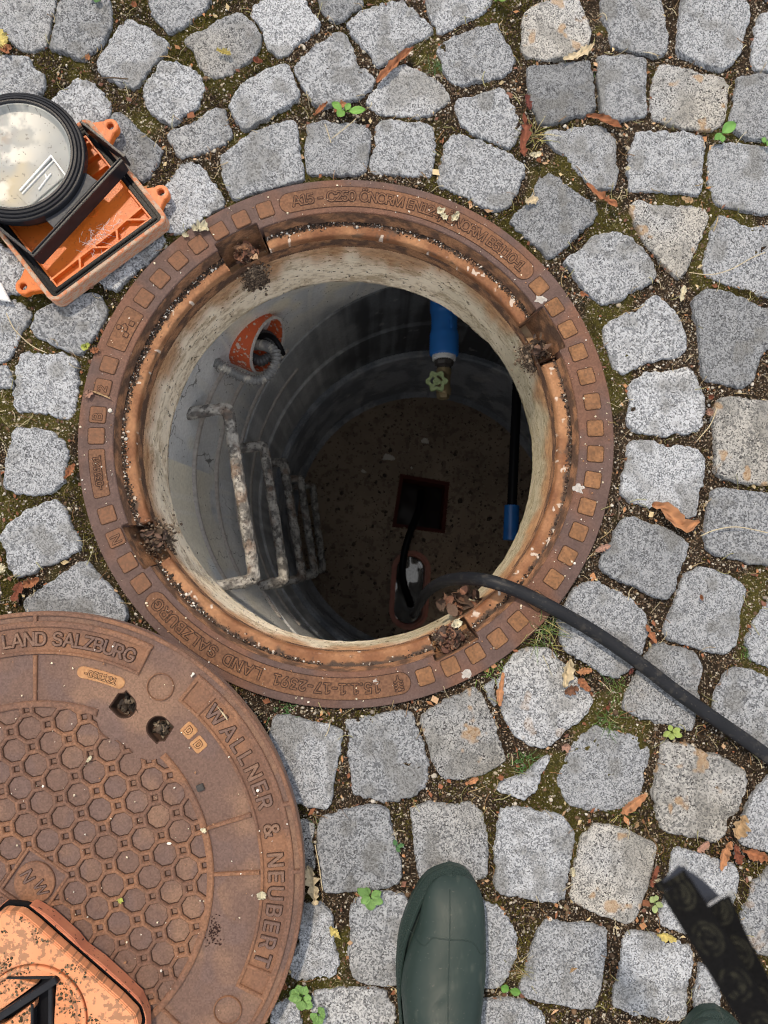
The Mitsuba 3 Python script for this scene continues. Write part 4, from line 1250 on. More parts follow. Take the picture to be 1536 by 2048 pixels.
slots = []
for a, turn in ((64.1, 150), (51.8, -30)):
    s = Point(0, 0).buffer(.0165, quad_segs=8).union(box(0, -.0165, .0145, .0165)).union(Polygon([(.010, -.0165), (.0195, -.006), (.0145, .0165)]))
    slots.append(affinity.translate(affinity.rotate(s, turn - 15, origin=(0, 0)), *kp(a, .2548)))
slots_u = shapely.union_all(slots)
disc = Point(KX, KY).buffer(COVER_R, quad_segs=64)
put('plate', cat_meshes([extrude(disc.difference(slots_u), .030, BZ), extrude(Point(KX, KY).buffer(COVER_R - .012, quad_segs=48), .006, .0299)]), 'cover_base', cover_k, smooth=30)
lat = math.radians(-33.5); sp = .0353
U, Vv = np.array([math.cos(lat), math.sin(lat)]), np.array([math.sin(lat), -math.cos(lat)])
octs, sqs = [], []
for i in range(-9, 9):
    for j in range(-9, 9):
        c = np.array([KX, KY]) + U * (i + .5) * sp + Vv * (j + .5) * sp
        a = np.arange(8) * math.pi / 4 + math.pi / 8 + lat
        octs.append(Polygon(c + .0164 * np.c_[np.cos(a), np.sin(a)]).buffer(-.001).buffer(.001, quad_segs=3))
        q = np.array([KX, KY]) + U * i * sp + Vv * j * sp
        a = np.arange(4) * math.pi / 2 + lat
        sqs.append(Polygon(q + .0056 * np.c_[np.cos(a), np.sin(a)]))
holes = shapely.union_all(octs + sqs)
a = np.arange(4) * math.pi / 2 + lat + math.pi / 4
diamond = Polygon(np.array([KX, KY]) + .0425 * np.c_[np.cos(a), np.sin(a)])
dia_out = Polygon(np.array([KX, KY]) + .0480 * np.c_[np.cos(a), np.sin(a)]).buffer(-.003).buffer(.003)
smooth_area = shapely.union_all([Point(kp(64, .238)).buffer(.030), Point(kp(52, .238)).buffer(.030), Point(kp(58, .238)).buffer(.028)])
inner = Point(KX, KY).buffer(.2290, quad_segs=48)
web = inner.difference(holes).difference(dia_out).difference(smooth_area)
web = web.union(Point(KX, KY).buffer(.2375, quad_segs=48).difference(Point(KX, KY).buffer(.2285, quad_segs=48)).difference(smooth_area))
web = shapely.union_all([g for g in getattr(web, 'geoms', [web]) if g.area > 3e-5])
put('anti_slip_grid', bevelled(web, BZ - .0006, WZ, .0016), 'cover_web', cover_k, smooth=False)
# the emblem: a disc with N and W inside a lozenge
put('emblem', cat_meshes([bevelled(dia_out.difference(diamond), BZ - .0006, WZ, .001), bevelled(Point(KX, KY).buffer(.0270, quad_segs=16), BZ - .0006, WZ - .0004, .001)]), 'cover_web', cover_k, smooth=False)


def glyph(c, h, x, y, ang, bold=True):
    s = flat(meshkit.text_mesh(c, h, .001, bold))
    x0, y0, x1, y1 = s.bounds
    s = affinity.rotate(affinity.translate(s, -(x0 + x1) / 2, -(y0 + y1) / 2), ang, origin=(0, 0))
    return affinity.translate(s, x, y)


emb = [glyph('N', .0165, KX - .0085, KY + .0085, -62, False), glyph('W', .0150, KX + .0095, KY - .0070, -62, False)]
# rims, bands and lettered panels
rib = []
rib.append(Point(KX, KY).buffer(COVER_R - .0004, quad_segs=64).difference(Point(KX, KY).buffer(.3520, quad_segs=64)))
band = Point(KX, KY).buffer(.3445, quad_segs=64).difference(Point(KX, KY).buffer(.3400, quad_segs=64)).difference(sector(KX, KY, .33, .36, 52.2, 64.4))
rib.append(band)
for a in (92.2, 76.0 + 60, 16.6, 1.9, 152, 167, 197, 212, 242, 257, 287, 302, 317):
    rib.append(sector(KX, KY, .3440, .3525, a - .45, a + .45, 4))
for a in (92.2, 16.7, 2.05, 167, 182, 242, 257, 302, 317):
    rib.append(sector(KX, KY, .2370, .2985, a - .55, a + .55, 4))
panels = []
for a0, a1 in ((64.5, 119.9), (-26.4, 52.2), (150, 224), (236, 322)):
    outer = sector(KX, KY, .3000, .3403, a0, a1, 90)
    panels.append(sector(KX, KY, .3035, .3400, a0 + .5, a1 - .5, 90))
    rib.append(outer.difference(sector(KX, KY, .3040, .3365, a0 + .9, a1 - .9, 90)))
rib.append(sector(KX, KY, .3030, .3380, 45.6, 46.4, 4)); rib.append(sector(KX, KY, .3030, .3380, -21.2, -20.4, 4))
for a, r in ((58.0, .3010), (-32.4, .3065)):
    c = Point(kp(a, r))
    rib.append(c.buffer(.0185, quad_segs=12).difference(c.buffer(.0172, quad_segs=12)))
put('raised_rib', bevelled(shapely.union_all(rib), BZ - .0006, WZ, .0012), 'cover_web', cover_k, smooth=False)
put('lettered_panel', extrude(shapely.union_all(panels), BZ - .0006, BZ + .0006), 'cover_web', cover_k, smooth=False)
words = letters_on_arc('LAND SALZBURG', KX, KY, .3205, 100.2, 67.2, .0180, True) + letters_on_arc('WALLNER & NEUBERT', KX, KY, .3205, 45.0, -19.8, .0200, True)
words_small = letters_on_arc('-031121', KX, KY, .2804, 78.3, 69.2, .0085)
numpad = sector(KX, KY, .2804 - .0001, .2804 + .0001, 68.4, 79.0, 20).buffer(.0078, quad_segs=6)
for w in words:
    put('letter', bevelled(w, BZ, WZ - .0006, .0005), 'cover_base', cover_k, smooth=False)
for w in emb:
    put('letter', extrude(w, WZ - .001, WZ + .0012), 'cover_base', cover_k, smooth=False)
put('number_plate', bevelled(numpad, BZ - .0006, BZ + .0022, .001), 'number', cover_k, smooth=False)
for w in words_small:
    put('letter', extrude(w, BZ + .0018, BZ + .0031), 'number', cover_k, smooth=False)
dd = []
for a, r in ((44.6, .2803), (39.9, .2776)):
    x, y = kp(a, r)
    p = rounded_rect(x, y, .0185, .0185, .003, a)
    put('letter_pad', bevelled(p, BZ - .0006, BZ + .0016, .0008), 'number', cover_k, smooth=False)
    dd.append(glyph('D', .0100, x, y, a - 90, True))
for w in dd:
    put('letter', extrude(w, BZ + .0012, BZ + .0028), 'number', cover_k, smooth=False)
edge_dirt_shade = [w.buffer(.0011).difference(w) for w in words]  # dark edging paints the shade of the relief along with its dirt
ed2 = [w.buffer(.0008).difference(w) for w in words_small + dd + emb]
put('packed_dirt', cat_meshes([extrude(shapely.union_all(edge_dirt_shade), BZ, BZ + .0010), extrude(shapely.union_all(ed2[:len(words_small)]), BZ + .0019, BZ + .0025),
                               extrude(shapely.union_all(ed2[len(words_small):len(words_small) + 2]), BZ + .0013, BZ + .0019), extrude(shapely.union_all(ed2[-2:]), WZ - .0008, WZ + .0001),
                               extrude(holes.intersection(inner).difference(dia_out).difference(holes.buffer(-.0011)).difference(smooth_area), BZ - .0003, BZ + .0004)]), 'iron_dirt', cover_k, smooth=False,
    kind='stuff', label='dark strips painting shade and dirt in the corners of the relief')
pb = []
for i, s in enumerate(slots):
    put('lifting_pocket', cat_meshes([extrude(s.buffer(-.0002).difference(s.buffer(-.0016)), .031, BZ - .0008), extrude(s, .0301, .0316)]), 'iron_dirt', cover_k, smooth=False)
for i, (s, lab) in enumerate(zip(slots, ('wet black leaf scraps in the upper lifting slot of the cover', 'grey brown straw and leaf scraps packed in the lower lifting slot of the cover'))):
    rng = np.random.default_rng(200 + i)
    c = np.array([*s.centroid.coords[0], .0355])
    c[:2] += np.array([.0035, -.001]) if i == 0 else 0
    m1, c1 = flakes(34, c, np.array([.0055, .0055, .0022]), (.0025, .0070), [(.035, .028, .024), (.06, .045, .035), (.15, .12, .09)] if i == 0 else [(.12, .09, .07), (.25, .20, .15), (.05, .04, .03)], rng)
    k = thing('slot_debris', lab, 'debris')
    scene[k] = mikit.ply(m1, 'm_vertex_soft' if False else 'm_vertex', True, color=c1)
# crumbs scattered on the cover and the frame
rg = np.random.default_rng(63)
pts = []
while len(pts) < 260:
    x, y = rg.uniform(-.85, -.05), rg.uniform(-.75, 0)
    if math.hypot(x - KX, y - KY) < COVER_R - .01:
        pts.append((x, y, WZ + .0004))
while len(pts) < 560:
    a, r = rg.uniform(0, 360), rg.uniform(NI + .002, R_OUT - .003)
    pts.append((FX + r * math.cos(math.radians(a)), FY + r * math.sin(math.radians(a)), TOPZ + .0006))
m, vc = crumbs(pts, np.minimum(rg.lognormal(math.log(.00085), .5, len(pts)), .0030), [(.66, .58, .44), (.72, .68, .60), (.30, .16, .09)], [.45, .30, .25], rg)
scene['loose_crumbs'] = mikit.ply(m, 'm_vertex', True, color=vc)
labels['loose_crumbs'] = {'kind': 'stuff', 'label': 'pale crumbs and seed husks sprinkled over the rusty iron', 'category': 'crumbs'}
c = at(425, 1868, WZ)
m, vc = crumbs(np.c_[c[0] + rg.normal(0, .006, 90), c[1] + rg.normal(0, .009, 90), np.full(90, BZ + .0006)], np.full(90, .0011), [(.035, .018, .016)], [1.0], rg)
k = thing('dirt_smear', 'dark reddish splat of dirt on the cover at the grid edge', 'dirt')
scene[k] = mikit.ply(m, 'm_vertex', True, color=vc)
c = at(400, 1576, WZ)
k = thing('stone_chip', 'dark green grey square chip lying on the cover below the letter pads', 'chip')
scene[k] = mikit.ply(bevelled(rounded_rect(c[0], c[1], .010, .009, .0015, 20), BZ, BZ + .0045, .0012), 'm_darkmetal', False)

# ------------------------------------------------------------------ orange lid tray with the black flap on it
TZ = .031
TR, BR, BL = at(178, 228, TZ)[:2], at(338, 437, TZ)[:2], at(105, 608, TZ)[:2]
ex = (BR - BL); wx = np.linalg.norm(ex); ex /= wx
ey = (TR - BR); wy = np.linalg.norm(ey); ey = np.array([-ex[1], ex[0]])
T0 = BL


def tl(u, v):
    """Tray coordinates: u along its lower edge from the left corner, v across, in metres."""
    return T0 + ex * u + ey * v


def tpoly(pts):
    return Polygon([tl(*p) for p in pts])


tray = thing('orange_lid_tray', 'orange plastic lid lying upside down on the cobbles like an open tray', 'lid')
outer_r = tpoly([(0, 0), (wx, 0), (wx, wy), (0, wy)]).buffer(-.014).buffer(.014, quad_segs=6)
inner_r = outer_r.buffer(-.0065)
put('wall', bevelled(outer_r.difference(inner_r), .004, TZ, .0015), 'tray_side', tray, smooth=False)
put('bottom', extrude(outer_r.buffer(-.003), .004, .0165), 'tray', tray, smooth=False)
put('inner_wall', extrude(inner_r.buffer(-.0125).difference(inner_r.buffer(-.0150)), .0130, TZ - .006), 'tray', tray, smooth=False)
gs = inner_r.buffer(-.0003)
put('gasket', cat_meshes([bevelled(gs.difference(inner_r.buffer(-.0050)), .012, TZ - .0035, .0012), bevelled(inner_r.buffer(-.0062).difference(inner_r.buffer(-.0118)), .012, TZ - .0022, .0015), extrude(inner_r.buffer(-.0048).difference(inner_r.buffer(-.0064)), .012, TZ - .008)]), 'black', tray, smooth=False)
ribs = [((.018, .034), (.072, .036)), ((.072, .036), (.104, .037)), ((.072, .036), (.060, .018)), ((.095, .037), (.118, .020)), ((.104, .037), (.140, .038)), ((.140, .038), (.128, .018)), ((.140, .038), (.160, .040)), ((.160, .040), (.184, .022)), ((.160, .040), (wx - .02, .042)),
        ((.118, wy - .030), (wx - .022, wy - .030)), ((.118, wy - .052), (wx - .022, wy - .052)), ((.132, wy - .075), (wx - .022, wy - .075))]
for p, q in ribs:
    l = LineString([tl(*p), tl(*q)]).buffer(.0014, cap_style=2)
    put('rib', extrude(l, .016, .0255), 'tray', tray, smooth=False)
c = tl(.128, .085)
put('boss', cat_meshes([extrude(Point(c).buffer(.0070).difference(Point(c).buffer(.0045)), .016, .0185)]), 'tray', tray, smooth=False)
for x, y, back in ((221, 256, (-1, -.1)), (322, 388, (-1, -.1)), (50, 574, (1, 0)), (-30, 440, (1, 0))):
    c = at(x, y, .018)[:2]
    n_ = ex * (1 if back[0] < 0 else -1)
    base = c - n_ * .022
    shape = shapely.union_all([Point(c).buffer(.0125), Polygon([c + ey * .0115, c - ey * .0115, base - ey * .024, base + ey * .024])]).difference(outer_r.buffer(-.003)).difference(Point(c + n_ * .001).buffer(.0052))
    shape = shape.buffer(-.002).buffer(.002)
    put('screw_lug', bevelled(shape, .010, .0225, .0015), 'tray', tray, smooth=False)
c = tl(.115, .045)
rng = np.random.default_rng(210)
pts = np.c_[c + rng.normal(0, 1, (70, 2)) @ np.array([ex * .016, ey * .007]), rng.uniform(.0168, .027, 70)]
web_m = cat_meshes([tube([p, p + np.r_[rng.normal(0, .007, 2), rng.normal(0, .003)]], .00022, 3, False) for p in pts])
k = thing('cobweb', 'wisps of white cobweb in the corner ribs of the orange tray', 'cobweb')
scene[k] = mikit.ply(web_m, 'm_white_plastic', True)

flap = thing('backflow_flap', 'black plastic flap frame with a round grey disc leaning on the orange tray', 'flap valve')
RZ = .074
rc = at(32, 312, .066)[:2]
RR = .0970
prof = [(.0970, .052), (.0970, .064), (.0958, .0660), (.0935, .0664), (.0928, .0652), (.0915, .0684), (.0890, .0690), (.0882, .0677), (.0870, .0705), (.0842, .0710), (.0835, .0697), (.0822, .0716), (.0800, .0716), (.0788, .0705), (.0784, .055), (.0784, .050)]
put('ring', revolve(prof, 160, rc[0], rc[1]), 'rubber', flap, smooth=28)
dprof = [(.0785, .0680), (.0768, .0676), (.0735, .0600), (.0715, .0578), (.0560, .0565), (.0300, .0562), (.0002, .0560)]
dk = put('disc', revolve(dprof, 120, rc[0], rc[1]), 'disc', flap, smooth=28)


def pz(x, y, z):
    return tuple(at(x, y, z)[:2])


plate = Polygon([pz(108, 318, .058), pz(128, 358, .058), pz(60, 417, .058), pz(30, 388, .058)])
put('disc_plate', cat_meshes([bevelled(plate.buffer(-.001), .0560, .0600, .001)]), 'disc', dk, smooth=False)
lines = [LineString([pz(103, 313, .06), pz(42, 381, .06)]).buffer(.0016), LineString([pz(108, 322, .06), pz(46, 388, .06)]).buffer(.0010), LineString([pz(102, 349, .06), pz(79, 379, .06)]).buffer(.0012), LineString([pz(92, 350, .06), pz(94, 357, .06)]).buffer(.0011), LineString([pz(103, 313, .06), pz(132, 352, .06)]).buffer(.0012)]
put('embossed_mark', cat_meshes([bevelled(l, .0590, .0625, .0006) for l in lines]), 'white_plastic', dk, smooth=False)
FZ = .060


def bar(p, q, w, z0, z1, mat='rubber', name='bar'):
    l = LineString([pz(*p, z1), pz(*q, z1)]).buffer(w / 2, cap_style=2)
    put(name, bevelled(l, z0, z1, .001), mat, flap, smooth=False)


bar((243, 318), (66, 510), .0050, .030, .0590, name='cross_bar')
bar((240, 314), (62, 506), .0016, .050, .0620, name='cross_bar_fin')
bar((249, 312), (160, 241), .0034, .034, .060, name='side_arm')
bar((68, 512), (-20, 440), .0034, .034, .060, name='side_arm')
wedge = Polygon([pz(150, 330, .055), pz(195, 362, .055), pz(108, 456, .055), pz(72, 420, .055)]).difference(Point(rc).buffer(.0965))
put('web_plate', bevelled(wedge, .046, .056, .001), 'plate_grey', flap, smooth=False)
prop = shapely.union_all([Point(rc).buffer(.090).difference(Point(rc).buffer(.084))])
put('skirt', extrude(prop, .0365, .053), 'rubber', flap, smooth=False)

# ------------------------------------------------------------------ orange access lid lying on the cover
LZ0 = COVER_Z + .0015
ocap = thing('orange_access_lid', 'dirty orange plastic lid with black bars lying on the rusty cover', 'lid')
TOP = .088
pxo = [(0, 1812), (62, 1813), (97, 1834), (130, 1868), (156, 1902), (163, 1908), (200, 1935), (240, 1963), (276, 1998), (291, 2032), (293, 2070)]
half = np.array([at(x, y, .074)[:2] for x, y in pxo])
cen = at(40, 2052, .074)[:2]
oct_pts = np.vstack([half, 2 * cen - half])
flange = Polygon(oct_pts).convex_hull.intersection(Polygon(oct_pts).buffer(.004)).buffer(-.006).buffer(.006, quad_segs=5)
if flange.geom_type != 'Polygon':
    flange = max(flange.geoms, key=lambda g: g.area)
pxi = [(0, 1822), (40, 1826), (66, 1846), (100, 1884), (140, 1921), (165, 1936), (200, 1965), (240, 1999), (270, 2030), (278, 2060)]
hi_ = np.array([at(x, y, TOP)[:2] for x, y in pxi])
cen2 = at(35, 2056, TOP)[:2]
topo = Polygon(np.vstack([hi_, 2 * cen2 - hi_])).convex_hull.buffer(-.012).buffer(.012, quad_segs=6)
put('flange', cat_meshes([bevelled(flange.difference(topo.buffer(.0045)), LZ0, .074, .0025)]), 'flange', ocap, smooth=False)
put('base', extrude(flange.buffer(-.002), LZ0 + .0005, LZ0 + .010), 'flange', ocap, smooth=False)
put('gasket', extrude(topo.buffer(.0044), LZ0 + .0102, LZ0 + .0150), 'black', ocap, smooth=False)
cc = np.array(at(62, 2046, TOP)[:2])
pocket = Point(cc).buffer(.0640, quad_segs=20)
cavity = shapely.union_all([Polygon([pz(14, 1958, TOP), pz(110, 1957, TOP), pz(103, 2075, TOP), pz(55, 2075, TOP), pz(66, 2008, TOP), pz(8, 2052, TOP), pz(-30, 2060, TOP), pz(-10, 2030, TOP), pz(70, 1972, TOP)])]).buffer(0)
put('top', cat_meshes([bevelled(topo.difference(pocket.buffer(.006)).difference(cavity), .070, TOP, .003), bevelled(pocket.buffer(.0048).difference(pocket).difference(cavity), .070, TOP + .0012, .001), bevelled(pocket.buffer(-.0004).difference(cavity), .070, TOP - .0050, .001)]), 'lid', ocap, smooth=False)
put('top_side', extrude(topo.buffer(-.0035).difference(cavity), LZ0 + .0149, .0702), 'lid', ocap, smooth=False)
put('cavity_floor', extrude(cavity.buffer(.003), LZ0 + .0152, LZ0 + .018), 'black', ocap, smooth=False)


def lidbar(p, q, w, z0, z1):
    put('black_bar', bevelled(LineString([pz(*p, z1), pz(*q, z1)]).buffer(w / 2, cap_style=2), z0, z1, .0012), 'rubber', ocap, smooth=False)


lidbar((112, 1961), (-40, 2060), .0085, .071, TOP + .004)
lidbar((100, 1968), (100, 2085), .0055, .071, TOP - .002)
lidbar((63, 2010), (63, 2085), .0035, .071, TOP - .003)
lidbar((12, 1957), (112, 1956), .0030, .071, TOP - .003)
rng = np.random.default_rng(220)
b = topo.bounds
P = rng.uniform((b[0], b[1]), (b[2], b[3]), (5200, 2))
w = meshkit.fbm(np.c_[P * 34, np.zeros(len(P))], 3, 222)
P = P[shapely.contains_xy(topo.difference(cavity).buffer(-.002), P) & (w > .50) & ((P[:, 1] > cc[1] - .01) | (P[:, 0] < cc[0]))]
m, vc = crumbs(np.c_[P, np.where(shapely.contains_xy(pocket, P), TOP - .0045, TOP + .0003)], np.minimum(rng.lognormal(math.log(.0011), .4, len(P)), .003), [(.06, .05, .03), (.11, .09, .055), (.20, .17, .11)], [.5, .35, .15], rng)
k = thing('lid_soil', 'dark olive soil crumbs caked on the orange access lid', 'soil', kind='stuff')
scene[k] = mikit.ply(m, 'm_vertex', True, color=vc)

# ------------------------------------------------------------------ black hose
hose = thing('black_hose', 'thick black rubber hose running over the cobbles and down into the manhole', 'hose')
path = [at(1700, 1640, .011), at(1536, 1513, .011), at(1420, 1431, .0112), at(1354, 1384, .0112), at(1276, 1324, .0115), at(1198, 1270, .0118), at(1120, 1224, .0126), at(1052, 1189, .0135), at(1010, 1172, .013), at(968, 1160, .000), at(927, 1157, -.050),
        at(888, 1163, -.15), at(862, 1177, -.31), at(849, 1192, -.50), at(838, 1212, -.80), at(830, 1226, -1.2), at(826, 1232, FLOOR - .06)]
scene[hose] = mikit.ply(tube(spline(path, 260), .0099, 24), 'm_hose', True)

# ------------------------------------------------------------------ the person's boots
person = thing('person', 'person standing in dark green rubber boots at the lower edge of the picture', 'person')


def boot_meshes():
    S = [(-.3985, .1130, .012, .028), (-.405, .1138, .027, .037), (-.416, .1142, .0360, .047), (-.434, .1138, .0418, .058), (-.460, .1118, .0455, .067), (-.482, .1075, .0502, .073), (-.51, .1022, .0550, .080), (-.54, .0980, .0558, .091), (-.565, .0970, .0528, .104), (-.59, .0960, .0495, .122),
         (-.62, .095, .047, .15), (-.66, .094, .045, .15), (-.69, .093, .036, .12), (-.704, .093, .016, .08)]
    m_ = 36
    th = np.linspace(0, 2 * np.pi, m_, endpoint=False)
    rows = []
    for y, c, hw, h in S:
        zb = .012
        cx_, sz_ = np.cos(th), np.sin(th)
        x = c + hw * np.sign(cx_) * np.abs(cx_) ** .82
        z = np.where(sz_ >= 0, zb + .018 + (h - zb - .018) * np.abs(sz_) ** .85, zb + .018 - .018 * np.abs(sz_) ** .6)
        rows.append(np.c_[x, np.full(m_, y), z])
    v = np.vstack(rows + [[rows[0].mean(0)], [rows[-1].mean(0)]])
    ns = len(S)
    idx = np.arange(ns * m_).reshape(ns, m_)
    f = []
    for i in range(ns - 1):
        for j in range(m_):
            a, b, c, d = idx[i, j], idx[i, (j + 1) % m_], idx[i + 1, (j + 1) % m_], idx[i + 1, j]
            f += [[a, b, c], [a, c, d]]
    for j in range(m_):
        f += [[ns * m_, idx[0, (j + 1) % m_], idx[0, j]], [ns * m_ + 1, idx[-1, j], idx[-1, (j + 1) % m_]]]
    foot = trimesh.Trimesh(v, f, process=True)
    trimesh.repair.fix_normals(foot)
    def ell(cx_, cy_, rx, ry, z):
        t = np.linspace(0, 2 * np.pi, 40, endpoint=False)
        return np.c_[cx_ + rx * np.cos(t), cy_ + ry * np.sin(t), np.full(40, z)]
    E_ = [ell(.095, -.640, .046, .060, .09), ell(.094, -.645, .050, .060, .16), ell(.093, -.655, .054, .060, .22), ell(.092, -.655, .063, .066, .30), ell(.091, -.655, .066, .069, .385)]
    body = to_manifold(foot)
    for a, b in zip(E_[:-1], E_[1:]):
        body = body + manifold3d.Manifold.hull_points(np.vstack([a, b]))
    body = body.refine_to_length(.008)
    m = from_manifold(body)
    m.merge_vertices()
    trimesh.smoothing.filter_taubin(m, .5, .53, 22)
    v, n_ = np.asarray(m.vertices).copy(), np.asarray(m.vertex_normals)
    win = np.exp(-((v[:, 1] + .535) / .034) ** 2) * np.clip((v[:, 2] - .045) / .03, 0, 1)       # flex creases over the instep
    wv_ = np.sin((v[:, 1] + .5 * np.abs(v[:, 0] - .098) + .012 * meshkit.noise(v * 40, 3)) * 2 * np.pi / .021)
    m.vertices = v + n_ * (win * .0006 * wv_ + .0009 * (meshkit.fbm(v * 45, 2, 8) - .5))[:, None]
    return m


up_m = boot_meshes()
SOLE = [(.112, -.3895), (.0837, -.4000), (.0658, -.4197), (.0508, -.4505), (.0410, -.4805), (.0368, -.5177), (.0375, -.555), (.0400, -.585), (.043, -.631), (.046, -.665), (.062, -.700), (.093, -.712), (.122, -.700), (.140, -.665), (.146, -.631), (.150, -.585), (.156, -.545), (.160, -.505), (.1600, -.47), (.155, -.435), (.146, -.4130), (.132, -.396)]
sole_p = Polygon(spline(SOLE + SOLE[:1], 110)[:-1, :2]).buffer(0)


def boot(parent, T, mirror):
    def tr(mesh):
        mesh = mesh.copy()
        v = np.asarray(mesh.vertices).copy()
        if mirror:
            v[:, 0] = 2 * .100 - v[:, 0]
        v = trimesh.transform_points(v, T)
        mesh = trimesh.Trimesh(v, mesh.faces[:, ::-1] if mirror else mesh.faces, process=False)
        return mesh
    b = put('boot', tr(up_m), 'boot', parent, smooth=True)
    put('sole', tr(cat_meshes([extrude(sole_p, .001, .0135), extrude(sole_p.buffer(-.0012), .0134, .0175)])), 'boot', b, smooth=30)
    ring_xy = np.array(sole_p.exterior.coords)[:-1]
    nxt, prv = np.roll(ring_xy, -1, 0), np.roll(ring_xy, 1, 0)
    tn = nxt - prv; tn /= np.linalg.norm(tn, axis=1, keepdims=True)
    nn = np.c_[-tn[:, 1], tn[:, 0]]
    if not sole_p.contains(Point(ring_xy[0] + nn[0] * .002)):
        nn = -nn
    front = np.clip((ring_xy[:, 1] + .56) / .10, 0, 1)[:, None]        # the band is broad round the toe
    levels = [(.0008, .0170), (.0016, .0205), (.0082, .0295), (.0094, .0306), (.0125, .0296)]
    rows_ = [np.c_[ring_xy + nn * (o * (.35 + .65 * front) + .0004), np.full(len(ring_xy), z)] for o, z in levels]
    wv = np.stack(rows_, 1).reshape(-1, 3)
    put('welt', tr(trimesh.Trimesh(wv, grid_faces(len(ring_xy), len(levels), True), process=False)), 'boot', b, smooth=30)
    kn = []
    sp_l = np.r_[0, np.cumsum(np.linalg.norm(np.diff(np.vstack([ring_xy, ring_xy[:1]]), axis=0), axis=1))]
    for row in range(4):
        o, z = .0026 + .0016 * row, .0218 + .0023 * row
        n_ = int(sp_l[-1] / .0046)
        for i in range(n_):
            q = (i + .5 * (row % 2)) / n_ * sp_l[-1]
            j = min(np.searchsorted(sp_l, q, 'right') - 1, len(ring_xy) - 1)
            f_ = (q - sp_l[j]) / max(sp_l[j + 1] - sp_l[j], 1e-9)
            x, y = ring_xy[j] * (1 - f_) + ring_xy[(j + 1) % len(ring_xy)] * f_ + nn[j] * (o * (.35 + .65 * front[j]) + .0004)
            if y > -.60:
                s = trimesh.creation.icosphere(subdivisions=0, radius=.0014)
                s.apply_translation((x, y, z))
                kn.append(s)
    put('knurled_band', tr(cat_meshes(kn)), 'boot', b, smooth=False, kind='stuff', label='knurled rubber band round the toe')
    # the toe cap's edge and the moulded seam
    def on_top(x, y):
        o = up_tri.intersects_location([[x, y, .5]], [[0, 0, -1.0]])[0]
        return [x, y, (o[:, 2].max() if len(o) else .03) + .0002]
    seam = [on_top(.1085 - .012 * t, -.412 - .175 * t) for t in np.linspace(0, 1, 26)]
    put('seam', tr(tube(seam, .0007, 6)), 'boot', b, smooth=True)
    pts = [(.052, -.468), (.060, -.474), (.072, -.476), (.082, -.466), (.092, -.465), (.110, -.466), (.126, -.467), (.138, -.473), (.147, -.487), (.154, -.490)]
    put('toe_cap_edge', tr(tube([on_top(x, y) for x, y in spline([(*q, 0) for q in pts], 50)[:, :2]], .0008, 6)), 'boot', b, smooth=True)
    t = np.linspace(0, 2 * np.pi, 40, endpoint=False)
    legs = [np.c_[.091 + r * np.cos(t), -.655 + r * 1.05 * np.sin(t), np.full(40, z)] for r, z in ((.058, .36), (.060, .40), (.072, .48), (.074, .56))]
    mm = manifold3d.Manifold()
    for a, c in zip(legs[:-1], legs[1:]):
        mm = mm + manifold3d.Manifold.hull_points(np.vstack([a, c]))
    put('trouser_leg', tr(from_manifold(mm)), 'trousers', parent, smooth=40)


up_tri = up_m.ray
boot(person, np.eye(4), False)
Rm = trimesh.transformations.rotation_matrix(math.radians(-14), [0, 0, 1], [.100, -.39, 0])
T2 = trimesh.transformations.translation_matrix([.392, -.196, 0]) @ Rm
boot(person, T2, True)

# ------------------------------------------------------------------ the strap hanging close to the lens
strap = thing('lanyard_strap', 'black woven lanyard strap with faint oval ornaments hanging out of focus at lower right', 'strap')


def ray(x, y, dist):
    """Point at the given distance along the lens axis."""
    d = _B @ np.array([(x - 768) / 1538, (y - 1024) / 1538, 1.0])
    return np.array([0, 0, H]) + d * dist


def ribbon(center, side, width, thick=.0011, n=70):
    c = spline(center, n)
    t = np.linspace(0, 1, len(c))
    sd = np.stack([np.interp(t, np.linspace(0, 1, len(side)), np.array(side)[:, k]) for k in range(3)], 1)
    tg = np.gradient(c, axis=0); tg /= np.linalg.norm(tg, axis=1, keepdims=True)
    sd -= (sd * tg).sum(1, keepdims=True) * tg
    sd /= np.linalg.norm(sd, axis=1, keepdims=True)
    nm = np.cross(tg, sd)
    L = np.r_[0, np.cumsum(np.linalg.norm(np.diff(c, axis=0), axis=1))] / .3
    w = np.array([-.5, -.48, -.25, 0, .25, .48, .5, .5, .48, .25, 0, -.25, -.48, -.5])
    q = np.array([.3, .5, .5, .5, .5, .5, .3, -.3, -.5, -.5, -.5, -.5, -.5, -.3])
    v = c[:, None] + sd[:, None] * (w * width)[None, :, None] + nm[:, None] * (q * thick)[None, :, None]
    uv = np.stack([np.broadcast_to(L[:, None], v.shape[:2]), np.broadcast_to(w[None] + .5, v.shape[:2])], -1)
    k = len(w)
    idx = np.arange(len(c) * k).reshape(-1, k)
    A, Bq, Cq, D = idx[:-1], np.roll(idx[:-1], -1, 1), np.roll(idx[1:], -1, 1), idx[1:]
    f = np.vstack([np.stack([A, Bq, Cq], -1).reshape(-1, 3), np.stack([A, Cq, D], -1).reshape(-1, 3)])
    caps = [[idx[e, 0], idx[e, i], idx[e, i + 1]] for e in (0, -1) for i in range(1, k - 1)]
    return trimesh.Trimesh(v.reshape(-1, 3), np.vstack([f, caps]), process=False), uv.reshape(-1, 2)


